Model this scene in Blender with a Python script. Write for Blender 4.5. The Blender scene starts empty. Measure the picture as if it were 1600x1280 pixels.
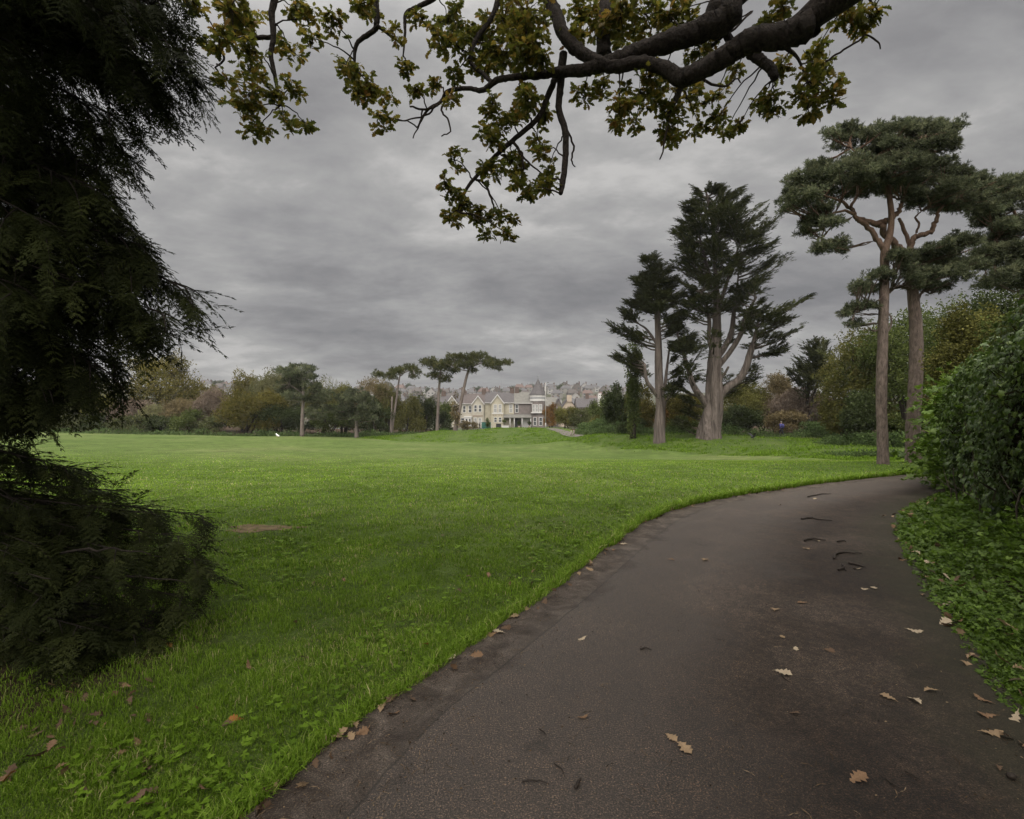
import bpy, math, random
import numpy as np
from mathutils import Vector, Matrix

# ---------------------------------------------------------------- camera, sky, sun, exposure
sc = bpy.context.scene
COL = sc.collection
rng = np.random.default_rng(11)
random.seed(11)
F, HZ, CAMZ = 800.0, 655.0, 1.6          # focal length and horizon row of the 1600 px photograph, eye height

cam_data = bpy.data.cameras.new('camera')
cam = bpy.data.objects.new('camera', cam_data)
COL.objects.link(cam)
cam.location = (0, 0, CAMZ)
cam.rotation_euler = (math.radians(90), 0, 0)
cam_data.sensor_width = 36.0
cam_data.sensor_fit = 'HORIZONTAL'
cam_data.lens = 36.0 * F / 1600.0
cam_data.shift_y = (HZ - 640.0) / 1600.0
cam_data.clip_start = 0.05
cam_data.clip_end = 5000
sc.camera = cam

SUN_EL, SUN_AZ = math.radians(62), math.radians(195)
w = bpy.data.worlds.new('World')
sc.world = w
w.use_nodes = True
nt = w.node_tree
nt.nodes.clear()
def nd(t, typ, **kw):
    n = t.nodes.new(typ)
    for k, v in kw.items():
        if k.startswith('i_'):
            n.inputs[k[2:].replace('_', ' ')].default_value = v
        else:
            setattr(n, k, v)
    return n
def ramp(t, stops, interp='LINEAR'):
    n = t.nodes.new('ShaderNodeValToRGB')
    n.color_ramp.interpolation = interp
    el = n.color_ramp.elements
    while len(el) > 1:
        el.remove(el[-1])
    el[0].position = stops[0][0]
    c = stops[0][1]
    el[0].color = (*c, 1) if len(c) == 3 else c
    for p, c in stops[1:]:
        e = el.new(p)
        e.color = (*c, 1) if len(c) == 3 else c
    return n
def g3(v): return (v, v, v)
L = nt.links.new
out = nd(nt, 'ShaderNodeOutputWorld')
bg = nd(nt, 'ShaderNodeBackground')
bg.inputs['Strength'].default_value = 0.1
sky = nd(nt, 'ShaderNodeTexSky', sky_type='NISHITA', sun_disc=False, sun_elevation=SUN_EL, sun_rotation=SUN_AZ)
tc = nd(nt, 'ShaderNodeTexCoord')
sep = nd(nt, 'ShaderNodeSeparateXYZ')
L(tc.outputs['Generated'], sep.inputs[0])
mz = nd(nt, 'ShaderNodeMath', operation='MAXIMUM'); mz.inputs[1].default_value = 0.0
L(sep.outputs['Z'], mz.inputs[0])
az = nd(nt, 'ShaderNodeMath', operation='ADD'); az.inputs[1].default_value = 0.26
L(mz.outputs[0], az.inputs[0])
dx = nd(nt, 'ShaderNodeMath', operation='DIVIDE'); L(sep.outputs['X'], dx.inputs[0]); L(az.outputs[0], dx.inputs[1])
dy = nd(nt, 'ShaderNodeMath', operation='DIVIDE'); L(sep.outputs['Y'], dy.inputs[0]); L(az.outputs[0], dy.inputs[1])
cmb = nd(nt, 'ShaderNodeCombineXYZ'); L(dx.outputs[0], cmb.inputs[0]); L(dy.outputs[0], cmb.inputs[1])
mp = nd(nt, 'ShaderNodeMapping')
mp.inputs['Rotation'].default_value = (0, 0, math.radians(-24))
mp.inputs['Scale'].default_value = (0.95, 1.35, 1)
mp.inputs['Location'].default_value = (6.2, 7.6, 5.1)
L(cmb.outputs[0], mp.inputs[0])
n1 = nd(nt, 'ShaderNodeTexNoise'); n1.inputs['Scale'].default_value = 0.95; n1.inputs['Detail'].default_value = 9; n1.inputs['Roughness'].default_value = 0.60; n1.inputs['Distortion'].default_value = 0.18
L(mp.outputs[0], n1.inputs['Vector'])
n2 = nd(nt, 'ShaderNodeTexNoise'); n2.inputs['Scale'].default_value = 4.2; n2.inputs['Detail'].default_value = 7; n2.inputs['Roughness'].default_value = 0.55; n2.inputs['Distortion'].default_value = 0.25
L(mp.outputs[0], n2.inputs['Vector'])
mixn = nd(nt, 'ShaderNodeMix', data_type='FLOAT'); mixn.inputs[0].default_value = 0.28
L(n1.outputs[0], mixn.inputs[2]); L(n2.outputs[0], mixn.inputs[3])
cr = ramp(nt, [(0.36, (0.210, 0.208, 0.216)), (0.43, (0.265, 0.261, 0.266)), (0.49, (0.330, 0.326, 0.327)), (0.55, (0.400, 0.394, 0.389)), (0.61, (0.54, 0.529, 0.516))])
L(mixn.outputs[0], cr.inputs[0])
# glow around the sun, added unseen high behind the viewer to brighten the scene
zr = nd(nt, 'ShaderNodeMapRange', interpolation_type='SMOOTHSTEP')
zr.inputs[1].default_value = 0.12; zr.inputs[2].default_value = 0.98; zr.inputs[3].default_value = 1.0; zr.inputs[4].default_value = 11.5
sdot = nd(nt, 'ShaderNodeVectorMath', operation='DOT_PRODUCT')
sdot.inputs[1].default_value = (math.sin(SUN_AZ) * math.cos(SUN_EL), math.cos(SUN_AZ) * math.cos(SUN_EL), math.sin(SUN_EL))
L(tc.outputs['Generated'], sdot.inputs[0]); L(sdot.outputs['Value'], zr.inputs[0])
cl10 = nd(nt, 'ShaderNodeVectorMath', operation='SCALE'); hzr = nd(nt, 'ShaderNodeMapRange'); hzr.inputs[1].default_value = 0.0; hzr.inputs[2].default_value = 0.42; hzr.inputs[3].default_value = 8.3; hzr.inputs[4].default_value = 10.0   # times the background's strength of 0.1; an overcast sky darkens towards the horizon
L(mz.outputs[0], hzr.inputs[0]); L(hzr.outputs[0], cl10.inputs['Scale'])
L(cr.outputs[0], cl10.inputs[0])
clz = nd(nt, 'ShaderNodeVectorMath', operation='SCALE')
L(cl10.outputs[0], clz.inputs[0]); L(zr.outputs[0], clz.inputs['Scale'])
wrm = ramp(nt, [(0.08, (1, 1, 1)), (0.30, (1.0, 0.965, 0.90))])
zd = nd(nt, 'ShaderNodeMath', operation='MULTIPLY'); zd.inputs[1].default_value = 0.08; L(zr.outputs[0], zd.inputs[0]); L(zd.outputs[0], wrm.inputs[0])
wmul = nd(nt, 'ShaderNodeVectorMath', operation='MULTIPLY'); L(clz.outputs[0], wmul.inputs[0]); L(wrm.outputs[0], wmul.inputs[1])
smix = nd(nt, 'ShaderNodeMix', data_type='RGBA'); smix.inputs[0].default_value = 0.97
L(sky.outputs[0], smix.inputs[6]); L(wmul.outputs[0], smix.inputs[7])
L(smix.outputs[2], bg.inputs['Color'])
L(bg.outputs[0], out.inputs[0])

sl = bpy.data.lights.new('sun', 'SUN')
sl.energy = 1.5
sl.angle = math.radians(55)
sl.color = (1.0, 0.95, 0.87)
so = bpy.data.objects.new('sun', sl)
so.rotation_euler = (math.radians(90) - SUN_EL, 0, math.radians(180) - SUN_AZ)
COL.objects.link(so)

sc.view_settings.view_transform = 'Standard'
sc.view_settings.look = 'None'
sc.view_settings.exposure = 0.0
sc.view_settings.gamma = 1.0
sc.view_settings.use_curve_mapping = False
sc.render.engine = 'CYCLES'
cy = sc.cycles
cy.max_bounces = 5; cy.diffuse_bounces = 3; cy.glossy_bounces = 2; cy.transmission_bounces = 3; cy.transparent_max_bounces = 4; cy.volume_bounces = 0
cy.caustics_reflective = False; cy.caustics_refractive = False
cy.use_denoising = True
try:
    cy.denoiser = 'OPENIMAGEDENOISE'
    cy.denoising_prefilter = 'ACCURATE'
    cy.denoising_input_passes = 'RGB_ALBEDO_NORMAL'
except Exception:
    pass
sc.render.use_persistent_data = False

# ---------------------------------------------------------------- helpers
def P(px, py, Y):
    return np.array([(px - 800.0) / F * Y, Y, CAMZ - (py - HZ) / F * Y])

class MB:
    """collects vertices, faces and a per-vertex tint and links them as one mesh object"""
    def __init__(s):
        s.v, s.f, s.c, s.n, s.sm = [], [], [], 0, []
    def add(s, v, faces, tint=None, smooth=False):
        v = np.asarray(v, dtype=np.float32).reshape(-1, 3)
        if isinstance(faces, np.ndarray):
            faces = [faces]
        for f in faces:
            f = np.asarray(f, dtype=np.int32)
            if f.ndim == 1:
                f = f[None]
            s.f.append(f + s.n); s.sm.append(smooth)
        if tint is None:
            tint = np.full((len(v), 2), 0.5, np.float32)
        tint = np.asarray(tint, np.float32)
        if tint.ndim == 1:
            tint = np.repeat(tint[None], len(v), 0)
        s.c.append(tint); s.v.append(v); s.n += len(v)
    def box(s, x0, x1, y0, y1, z0, z1):
        v = [(x, y, z) for z in (z0, z1) for y in (y0, y1) for x in (x0, x1)]
        s.add(v, np.array([[0, 2, 3, 1], [4, 5, 7, 6], [0, 1, 5, 4], [2, 6, 7, 3], [0, 4, 6, 2], [1, 3, 7, 5]]))
    def poly(s, pts):
        s.add(pts, np.arange(len(pts))[None])
    def build(s, name, mat, parent=None, attrs=None):
        me = bpy.data.meshes.new(name)
        if s.n:
            v = np.concatenate(s.v); c = np.concatenate(s.c)
            me.vertices.add(len(v)); me.vertices.foreach_set('co', v.ravel())
            li = np.concatenate([f.ravel() for f in s.f])
            lt = np.concatenate([np.full(len(f), f.shape[1], np.int32) for f in s.f])
            ls = np.concatenate([[0], np.cumsum(lt)[:-1]]).astype(np.int32)
            sm = np.concatenate([np.full(len(f), q, bool) for f, q in zip(s.f, s.sm)])
            me.loops.add(len(li)); me.loops.foreach_set('vertex_index', li.astype(np.int32))
            me.polygons.add(len(lt)); me.polygons.foreach_set('loop_start', ls); me.polygons.foreach_set('loop_total', lt)
            me.polygons.foreach_set('use_smooth', sm)
            a = me.attributes.new('tint', 'FLOAT_VECTOR', 'POINT')
            a.data.foreach_set('vector', (c if c.shape[1] == 3 else np.concatenate([c, np.zeros((len(c), 1), np.float32)], 1)).astype(np.float32).ravel())
            me.update(calc_edges=True)
        o = bpy.data.objects.new(name, me)
        if mat is not None:
            me.materials.append(mat)
        COL.objects.link(o)
        if parent is not None:
            o.parent = parent
            o.matrix_parent_inverse = Matrix.Translation(-parent.location) if parent.location.length else Matrix()
        return o

def tag(o, label=None, cat=None, group=None, kind=None):
    if label: o['label'] = label
    if cat: o['category'] = cat
    if group: o['group'] = group
    if kind: o['kind'] = kind
    return o
def thing(name, loc, label, cat, group=None):
    o = bpy.data.objects.new(name, None)
    o.location = [float(q) for q in loc]
    o.empty_display_size = 0.3
    COL.objects.link(o)
    return tag(o, label, cat, group)
def copy_tree(o, parent=None):
    c = o.copy(); COL.objects.link(c)
    if parent is not None: c.parent = parent
    for ch in list(o.children): copy_tree(ch, c)
    return c

def catmull(pts, k):
    pts = np.asarray(pts, float)
    if len(pts) < 3 or k < 2: return pts
    p = np.vstack([2 * pts[0] - pts[1], pts, 2 * pts[-1] - pts[-2]])
    outp = []
    for i in range(1, len(p) - 2):
        for t in np.arange(k) / k:
            outp.append(0.5 * ((2 * p[i]) + (-p[i-1] + p[i+1]) * t + (2*p[i-1] - 5*p[i] + 4*p[i+1] - p[i+2]) * t*t + (-p[i-1] + 3*p[i] - 3*p[i+1] + p[i+2]) * t**3))
    outp.append(p[-2])
    return np.array(outp)
def unit(v):
    v = np.asarray(v, float)
    return v / (np.linalg.norm(v, axis=-1, keepdims=True) + 1e-9)
def tube(mb, pts, rad, sides=8, k=4, knob=0.0, jit=0.0, tint=(0.5, 0.5), flute=0.0):
    """a tapering branch through pts; knob roughens its radius, jit bends it"""
    pts = np.asarray(pts, float)
    rad = np.interp(np.linspace(0, 1, len(pts)), np.linspace(0, 1, len(rad)), rad)
    q = catmull(np.column_stack([pts, rad]), k)
    pts, rad = q[:, :3], np.maximum(q[:, 3], 1e-4)
    n = len(pts)
    if jit: pts[1:] += rng.normal(0, jit, (n - 1, 3)) * rad[1:, None]
    t = np.gradient(pts, axis=0); t = unit(t)
    ref = np.array([0.0, 1, 0]) if abs(t[0][1]) < 0.8 else np.array([1.0, 0, 0])
    u = unit(np.cross(t[0], ref)); a = np.linspace(0, 2 * np.pi, sides, endpoint=False)
    vs = []
    ph = rng.uniform(0, 6)
    for i in range(n):
        u = unit(u - t[i] * np.dot(u, t[i])); b = np.cross(t[i], u)
        r = rad[i] * (1 + knob * rng.normal(0, 1, sides) + flute * np.sin(a * 5 + ph + 0.25 * i))
        vs.append(pts[i] + r[:, None] * (np.cos(a)[:, None] * u + np.sin(a)[:, None] * b))
    vs = np.vstack(vs + [pts[-1] + t[-1] * rad[-1] * 0.6, pts[0]])
    i = np.arange(n - 1)[:, None] * sides; j = np.arange(sides)[None]; j2 = (j + 1) % sides
    quads = np.stack([i + j, i + j2, i + sides + j2, i + sides + j], -1).reshape(-1, 4)
    j = np.arange(sides); j2 = (j + 1) % sides
    cap = np.stack([(n - 1) * sides + j, (n - 1) * sides + j2, np.full(sides, n * sides)], -1)
    cap0 = np.stack([j2, j, np.full(sides, n * sides + 1)], -1)
    mb.add(vs, [quads, cap, cap0], tint, smooth=True)
    return pts

def rand_rot(n):
    q = rng.normal(size=(n, 4)); q /= np.linalg.norm(q, axis=1, keepdims=True)
    a, b, c, d = q.T
    return np.stack([np.stack([1-2*(c*c+d*d), 2*(b*c-a*d), 2*(b*d+a*c)], -1), np.stack([2*(b*c+a*d), 1-2*(b*b+d*d), 2*(c*d-a*b)], -1), np.stack([2*(b*d-a*c), 2*(c*d+a*b), 1-2*(b*b+c*c)], -1)], 1)
def frame(xdir, zhint):
    """rotation matrices whose columns are x along xdir, z near zhint"""
    x = unit(xdir); z = np.broadcast_to(zhint, x.shape) + rng.normal(0, 1e-3, x.shape)
    y = unit(np.cross(z, x)); z = np.cross(x, y)
    return np.stack([x, y, z], -1)
def scatter(mb, tv, tf, pos, R, s, tint):
    """puts len(pos) transformed copies of a small template into mb"""
    pos = np.asarray(pos, float); N = len(pos)
    if N == 0: return
    s = np.asarray(s, float)
    if s.ndim == 0: s = np.full(N, float(s))
    vv = np.einsum('nij,kj->nki', R, tv) * s[:, None, None] + pos[:, None]
    fs = [(f[None] + (np.arange(N) * len(tv))[:, None, None]).reshape(-1, f.shape[1]) for f in tf]
    tt = np.repeat(np.asarray(tint, np.float32), len(tv), 0)
    mb.add(vv.reshape(-1, 3), fs, tt)

# ---- leaf templates (x = along the leaf, z = its normal)
def T_quads(items):
    """items: (base xyz, dir xyz, side xyz, length, width): narrow diamonds"""
    v, f = [], []
    for b, d, sd, l, wd in items:
        b = np.array(b, float); d = unit(d); sd = unit(sd); k = len(v)
        v += [b, b + d * l * 0.45 + sd * wd / 2, b + d * l, b + d * l * 0.45 - sd * wd / 2]
        f.append([k, k + 3, k + 2, k + 1])
    return np.array(v), [np.array(f)]
def make_sprig(n, spread, ll, lw, seed):
    r = np.random.default_rng(seed); it = []
    for i in range(n):
        d = unit(r.normal(size=3) + np.array([0.25, 0, 0.1])); b = r.normal(0, spread, 3)
        it.append((b, d, np.cross(d, r.normal(size=3)), ll * r.uniform(0.7, 1.25), lw * r.uniform(0.7, 1.25)))
    return T_quads(it)
SPRIG = [make_sprig(6, 0.38, 0.62, 0.40, s) for s in (1, 2, 3)]        # broad leaves
TWIGGY = [make_sprig(7, 0.30, 1.10, 0.10, s) for s in (4, 5)]          # bare twigs
def make_tuft(n, seed, wd=0.10):
    r = np.random.default_rng(seed); it = []
    for i in range(n):
        d = unit(r.normal(size=3) * np.array([0.8, 0.8, 0.6]) + np.array([0.55, 0, 0.3]))
        it.append((r.normal(0, 0.10, 3), d, np.cross(d, r.normal(size=3)), r.uniform(0.7, 1.1), wd))
    return T_quads(it)
NEEDLE = [make_tuft(13, s, 0.13) for s in (11, 12)]
def make_spray(npair, seed, wd=0.07, droop=0.12, ang=0.55):
    r = np.random.default_rng(seed); it = []
    it.append(((0, 0, 0), (1, 0, -droop), (0, 1, 0), 1.0, 0.05))
    for i in range(npair):
        t = (i + 0.5) / npair
        for sg in (-1, 1):
            l = 0.46 * (1 - t * 0.72) * r.uniform(0.75, 1.2)
            it.append(((t * 0.92, 0, -droop * t * t), (math.cos(ang), sg * math.sin(ang), r.normal(0, 0.18) - 0.1), (0, 0.3, 1) if r.random() < 0.4 else (-sg * math.sin(ang), math.cos(ang), 0), l, wd * r.uniform(0.8, 1.3)))
    return T_quads(it)
SPRAY = [make_spray(7, s, 0.085) for s in (21, 22, 23)]
def make_fine_spray(npair, seed):
    """a drooping conifer frond: side shoots that carry leaflets of their own"""
    r = np.random.default_rng(seed); it = [((0, 0, 0), (1, 0, -0.28), (0, 1, 0), 1.02, 0.022)]
    for i in range(npair):
        t = (i + 0.6) / npair
        for sg in (-1, 1):
            ln = 0.40 * (1 - 0.65 * t) * r.uniform(0.7, 1.25); a = r.uniform(0.55, 0.85)
            b = np.array([t, 0, -0.28 * t * t - 0.02]); d = unit(np.array([math.cos(a), sg * math.sin(a), -0.30 + r.normal(0, 0.15)]))
            it.append((b, d, (0, 0, 1) if i % 2 else (-d[1], d[0], 0), ln, 0.03))
            m = 4
            for j in range(m):
                q = b + d * ln * (j + 0.5) / m
                for s2 in (-1, 1):
                    dd = unit(d + s2 * 0.75 * unit(np.array([-d[1], d[0], 0.0])) + np.array([0, 0, r.normal(0, 0.15)]))
                    it.append((q, dd, np.cross(dd, (0.2, 0.1, 1)), ln * 0.36 * (1 - 0.45 * j / m), 0.032))
    return T_quads(it)
FROND = [make_fine_spray(6, s) for s in (31, 32, 33)]
def strip_leaf(half, fold, curl):
    """a leaf with a lobed outline; half = [(along, half width)]"""
    h = np.array(half, float); n = len(h)
    c = np.column_stack([h[:, 0], 0 * h[:, 0], -curl * (h[:, 0] - 0.4) ** 2])
    r = np.column_stack([h[:, 0] + 0.06 * h[:, 1], h[:, 1], c[:, 2] + fold * h[:, 1]])
    l = r * np.array([1, -1, 1])
    v = np.vstack([c, r, l]); i = np.arange(n - 1)
    f = np.vstack([np.stack([i, i + 1, n + i + 1, n + i], -1), np.stack([i + 1, i, 2 * n + i, 2 * n + i + 1], -1)])
    return v, [f]
OAK_H = [(-0.18, 0.012), (0, 0.02), (0.12, 0.13), (0.20, 0.07), (0.34, 0.25), (0.43, 0.12), (0.58, 0.33), (0.68, 0.17), (0.80, 0.25), (0.88, 0.12), (1.0, 0.02)]
OAK = [strip_leaf(OAK_H, 0.35, 0.5), strip_leaf([(a, b * 0.85) for a, b in OAK_H], -0.25, 0.9), strip_leaf(OAK_H, 0.1, -0.5)]
IVY_H = [(0, 0.05), (0.02, 0.30), (0.12, 0.36), (0.30, 0.27), (0.42, 0.45), (0.52, 0.42), (0.62, 0.22), (0.85, 0.12), (1.0, 0.01)]
IVY = [strip_leaf(IVY_H, 0.18, 0.5), strip_leaf(IVY_H, -0.12, 0.7)]
def palmate(n, seed):
    r = np.random.default_rng(seed); it = []
    for i in range(n):
        a = (i - (n - 1) / 2) * 0.62
        d = (math.cos(a), math.sin(a), 0.1 + r.normal(0, 0.12))
        it.append(((0, 0, 0), d, (-math.sin(a), math.cos(a), 0.15), 1.0 - 0.16 * abs(a), 0.42))
    return T_quads(it)
HERB = [palmate(5, 1), palmate(5, 2), palmate(3, 3)]

# ---- materials
def newmat(name):
    m = bpy.data.materials.new(name); m.use_nodes = True
    m.node_tree.nodes.clear()
    return m, m.node_tree
def leafmat(name, cols, trans=0.3, gloss=0.0, val=(0.65, 1.3), rough=0.45):
    """cols: colours over the per-leaf tint; second tint = per-clump value"""
    m, t = newmat(name)
    a = nd(t, 'ShaderNodeAttribute', attribute_name='tint')
    s = nd(t, 'ShaderNodeSeparateXYZ'); t.links.new(a.outputs['Vector'], s.inputs[0])
    st = [(i / max(1, len(cols) - 1), c) for i, c in enumerate(cols)]
    r = ramp(t, st); t.links.new(s.outputs[0], r.inputs[0])
    mr = nd(t, 'ShaderNodeMapRange'); mr.inputs[3].default_value = val[0]; mr.inputs[4].default_value = val[1]
    t.links.new(s.outputs[1], mr.inputs[0])
    sv = nd(t, 'ShaderNodeVectorMath', operation='SCALE'); t.links.new(r.outputs[0], sv.inputs[0]); t.links.new(mr.outputs[0], sv.inputs['Scale'])
    if gloss > 0:
        d = nd(t, 'ShaderNodeBsdfPrincipled'); d.inputs['Roughness'].default_value = rough; d.inputs['Specular IOR Level'].default_value = gloss
        t.links.new(sv.outputs[0], d.inputs['Base Color'])
    else:
        d = nd(t, 'ShaderNodeBsdfDiffuse'); t.links.new(sv.outputs[0], d.inputs[0])
    tr = nd(t, 'ShaderNodeBsdfTranslucent'); t.links.new(sv.outputs[0], tr.inputs[0])
    mx = nd(t, 'ShaderNodeMixShader'); mx.inputs[0].default_value = trans
    t.links.new(d.outputs[0], mx.inputs[1]); t.links.new(tr.outputs[0], mx.inputs[2])
    o = nd(t, 'ShaderNodeOutputMaterial'); t.links.new(mx.outputs[0], o.inputs[0])
    return m
def barkmat(name, c0, c1, scale=6.0, zs=0.25, upper=None, z0=0, z1=1, bump=0.6):
    """fissured bark; upper = colour the bark turns to between heights z0 and z1"""
    m, t = newmat(name)
    co = nd(t, 'ShaderNodeTexCoord'); mpp = nd(t, 'ShaderNodeMapping'); mpp.inputs['Scale'].default_value = (1, 1, zs)
    t.links.new(co.outputs['Object'], mpp.inputs[0])
    n = nd(t, 'ShaderNodeTexNoise'); n.inputs['Scale'].default_value = scale; n.inputs['Detail'].default_value = 8; n.inputs['Roughness'].default_value = 0.65; n.inputs['Distortion'].default_value = 0.6
    t.links.new(mpp.outputs[0], n.inputs['Vector'])
    r = ramp(t, [(0.32, c0), (0.5, tuple((a + b) / 2 for a, b in zip(c0, c1))), (0.66, c1)]); t.links.new(n.outputs[0], r.inputs[0])
    col = r.outputs[0]
    if upper:
        s = nd(t, 'ShaderNodeSeparateXYZ'); t.links.new(co.outputs['Object'], s.inputs[0])
        mr = nd(t, 'ShaderNodeMapRange', interpolation_type='SMOOTHSTEP'); mr.inputs[1].default_value = z0; mr.inputs[2].default_value = z1
        t.links.new(s.outputs[2], mr.inputs[0])
        r2 = ramp(t, [(0.3, tuple(0.45 * q for q in upper)), (0.65, upper)]); t.links.new(n.outputs[0], r2.inputs[0])
        mx = nd(t, 'ShaderNodeMix', data_type='RGBA'); t.links.new(mr.outputs[0], mx.inputs[0]); t.links.new(r.outputs[0], mx.inputs[6]); t.links.new(r2.outputs[0], mx.inputs[7])
        col = mx.outputs[2]
    b = nd(t, 'ShaderNodeBsdfPrincipled'); b.inputs['Roughness'].default_value = 0.9; b.inputs['Specular IOR Level'].default_value = 0.15
    t.links.new(col, b.inputs['Base Color'])
    bu = nd(t, 'ShaderNodeBump'); bu.inputs['Strength'].default_value = bump; bu.inputs['Distance'].default_value = 0.04
    t.links.new(n.outputs[0], bu.inputs['Height']); t.links.new(bu.outputs[0], b.inputs['Normal'])
    o = nd(t, 'ShaderNodeOutputMaterial'); t.links.new(b.outputs[0], o.inputs[0])
    return m
def plain(name, c, rough=0.7, var=0.15, scale=3.0, spec=0.3, metal=0.0):
    m, t = newmat(name)
    co = nd(t, 'ShaderNodeTexCoord')
    n = nd(t, 'ShaderNodeTexNoise'); n.inputs['Scale'].default_value = scale; n.inputs['Detail'].default_value = 5
    t.links.new(co.outputs['Object'], n.inputs['Vector'])
    r = ramp(t, [(0.3, tuple(q * (1 - var) for q in c)), (0.7, tuple(min(1, q * (1 + var)) for q in c))]); t.links.new(n.outputs[0], r.inputs[0])
    b = nd(t, 'ShaderNodeBsdfPrincipled'); b.inputs['Roughness'].default_value = rough; b.inputs['Specular IOR Level'].default_value = spec; b.inputs['Metallic'].default_value = metal
    t.links.new(r.outputs[0], b.inputs['Base Color'])
    o = nd(t, 'ShaderNodeOutputMaterial'); t.links.new(b.outputs[0], o.inputs[0])
    return m

# ---------------------------------------------------------------- terrain
def sstep(a, b, x):
    t = np.clip((np.asarray(x, float) - a) / (b - a), 0, 1); return t * t * (3 - 2 * t)
_ctl = [P(*q) for q in [
    (0, 673, 80), (-420, 668, 85), (200, 678, 78), (400, 682, 74), (472, 682, 73), (612, 681, 86), (683, 679, 90), (712, 675, 88), (770, 669.5, 85), (840, 669, 83), (700, 673, 88),
    (560, 683, 78), (640, 690, 70), (740, 692, 67), (840, 694, 62), (950, 701, 50), (1100, 709, 41), (1250, 713, 32), (1330, 719, 24),
    (870, 675, 72), (920, 681, 58), (1000, 682.5, 52), (1108, 684, 47), (1220, 685, 54), (1330, 692, 40), (1300, 702, 33)]]
_ctl += [np.array(q, float) for q in [
    (0, 25, -.5), (-15, 25, -.4), (-30, 40, -.5), (-12, 45, -.95), (0, 45, -1.15), (10, 30, -.8), (-60, 50, -.1), (-20, 60, -1.0), (0, 60, -1.4), (18, 24, -.2), (22, 20, .1), (12.7, 17.5, .06), (14, 18, .08), (24, 28, .1), (30, 30, .3),
    (40, 40, .4), (60, 60, .5), (30, 80, -.2), (20, 110, -.7), (-80, 120, .3), (80, 120, .5), (0, 140, -.95), (-40, 140, -.9), (60, 160, 0), (-140, 100, .4), (-120, 30, .3), (140, 60, .6), (60, 10, .3), (-60, 5, 0), (0, 118, -.9), (-25, 110, -.9), (6, 98, -.4), (-6, 96, -.3)]]
_ctl += [np.array((x, y, 0.0)) for x in (-20, -12, -5, 0, 5, 12, 20) for y in (-10, -2, 5, 10)] + [np.array((5, 14, -.02)), np.array((10, 14.2, .02)), np.array((14, 14.5, .04)), np.array((-5, 15, -.12)), np.array((-15, 15, -.1))]
_ctl = np.array(_ctl)
def _phi(r): return np.sqrt(r * r + 9.0)
_A = _phi(np.hypot(_ctl[:, None, 0] - _ctl[None, :, 0], _ctl[:, None, 1] - _ctl[None, :, 1]))
_w = np.linalg.solve(np.block([[_A + 0.05 * -np.eye(len(_ctl)), np.ones((len(_ctl), 1))], [np.ones((1, len(_ctl))), np.zeros((1, 1))]]), np.append(_ctl[:, 2], 0))
def gz(x, y):
    x = np.asarray(x, float); y = np.asarray(y, float); sh = x.shape
    xf, yf = x.ravel(), y.ravel(); z = np.zeros(len(xf))
    for i in range(0, len(xf), 20000):
        r = np.hypot(xf[i:i+20000, None] - _ctl[None, :, 0], yf[i:i+20000, None] - _ctl[None, :, 1])
        z[i:i+20000] = _phi(r) @ _w[:-1] + _w[-1]
    near = 1 - sstep(9, 15, np.hypot(xf * 0.8, yf))
    z = z * (1 - near)
    far = sstep(110, 170, yf)
    fx = sstep(120, 220, np.abs(xf))
    z = z * (1 - np.maximum(far, fx)) + np.maximum(far, fx) * (-0.6)
    hill = (27.5 + 3 * np.sin(xf * 0.011 + 0.6) + 1.8 * np.sin(xf * 0.037) + np.clip(-xf, 0, 400) * 0.024) * sstep(185, 560, yf)
    return (z + hill).reshape(sh)
def gz1(x, y): return float(gz(np.array([x]), np.array([y]))[0])
def on_ground(px, Y):
    x = (px - 800) / F * Y
    return np.array([x, Y, gz1(x, Y)])

PL = np.array([(-3.6, -4), (-2.3, -.6), (-1.45, 1.2), (-1.1, 2.05), (-.97, 2.35), (-.81, 2.7), (-.42, 3.37), (.29, 4.65), (1.2, 6.4), (2.27, 8.26), (3.7, 9.85), (5.66, 11.3), (8, 12.8), (10.7, 14.2), (13.5, 15.4), (18, 16.8), (26, 18.5)])
PR = np.array([(.6, -4), (1.7, -.6), (2.2, 1.2), (2.55, 2.15), (2.8, 2.8), (3.1, 3.35), (3.45, 3.94), (4.0, 4.9), (4.75, 6.1), (5.7, 7.5), (7.0, 9.0), (8.6, 10.4), (10.6, 11.7), (13, 12.8), (16, 13.9), (20, 14.9), (27, 16)])
PL, PR = catmull(PL, 8), catmull(PR, 8)
PPOLY = np.vstack([PL, PR[::-1]])
def inside(poly, x, y):
    c = np.zeros(len(x), bool); n = len(poly); j = n - 1
    for i in range(n):
        xi, yi = poly[i]; xj, yj = poly[j]
        if yi != yj:
            k = ((yi > y) != (yj > y)) & (x < (xj - xi) * (y - yi) / (yj - yi) + xi)
            c ^= k
        j = i
    return c
def dist_line(line, x, y):
    d = np.full(len(x), 1e9)
    for a, b in zip(line[:-1], line[1:]):
        ab = b - a; t = np.clip(((x - a[0]) * ab[0] + (y - a[1]) * ab[1]) / (ab @ ab + 1e-9), 0, 1)
        d = np.minimum(d, np.hypot(x - a[0] - t * ab[0], y - a[1] - t * ab[1]))
    return d
BANK_FOOT = np.array([P(*q)[:2] for q in [(560, 686, 74), (640, 690, 70), (740, 692, 67), (840, 694, 62), (950, 701, 50), (1100, 709, 41), (1250, 713, 32), (1330, 719, 24), (1400, 724, 20)]])
BANK_TOP = np.array([P(*q)[:2] for q in [(600, 682, 84), (700, 673, 90), (770, 669, 87), (840, 669, 85), (870, 675, 74), (920, 681, 60), (1000, 682, 54), (1108, 684, 49), (1220, 685, 58), (1340, 692, 42), (1420, 700, 33)]])
BANK = np.vstack([BANK_FOOT, BANK_TOP[::-1]])

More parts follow.
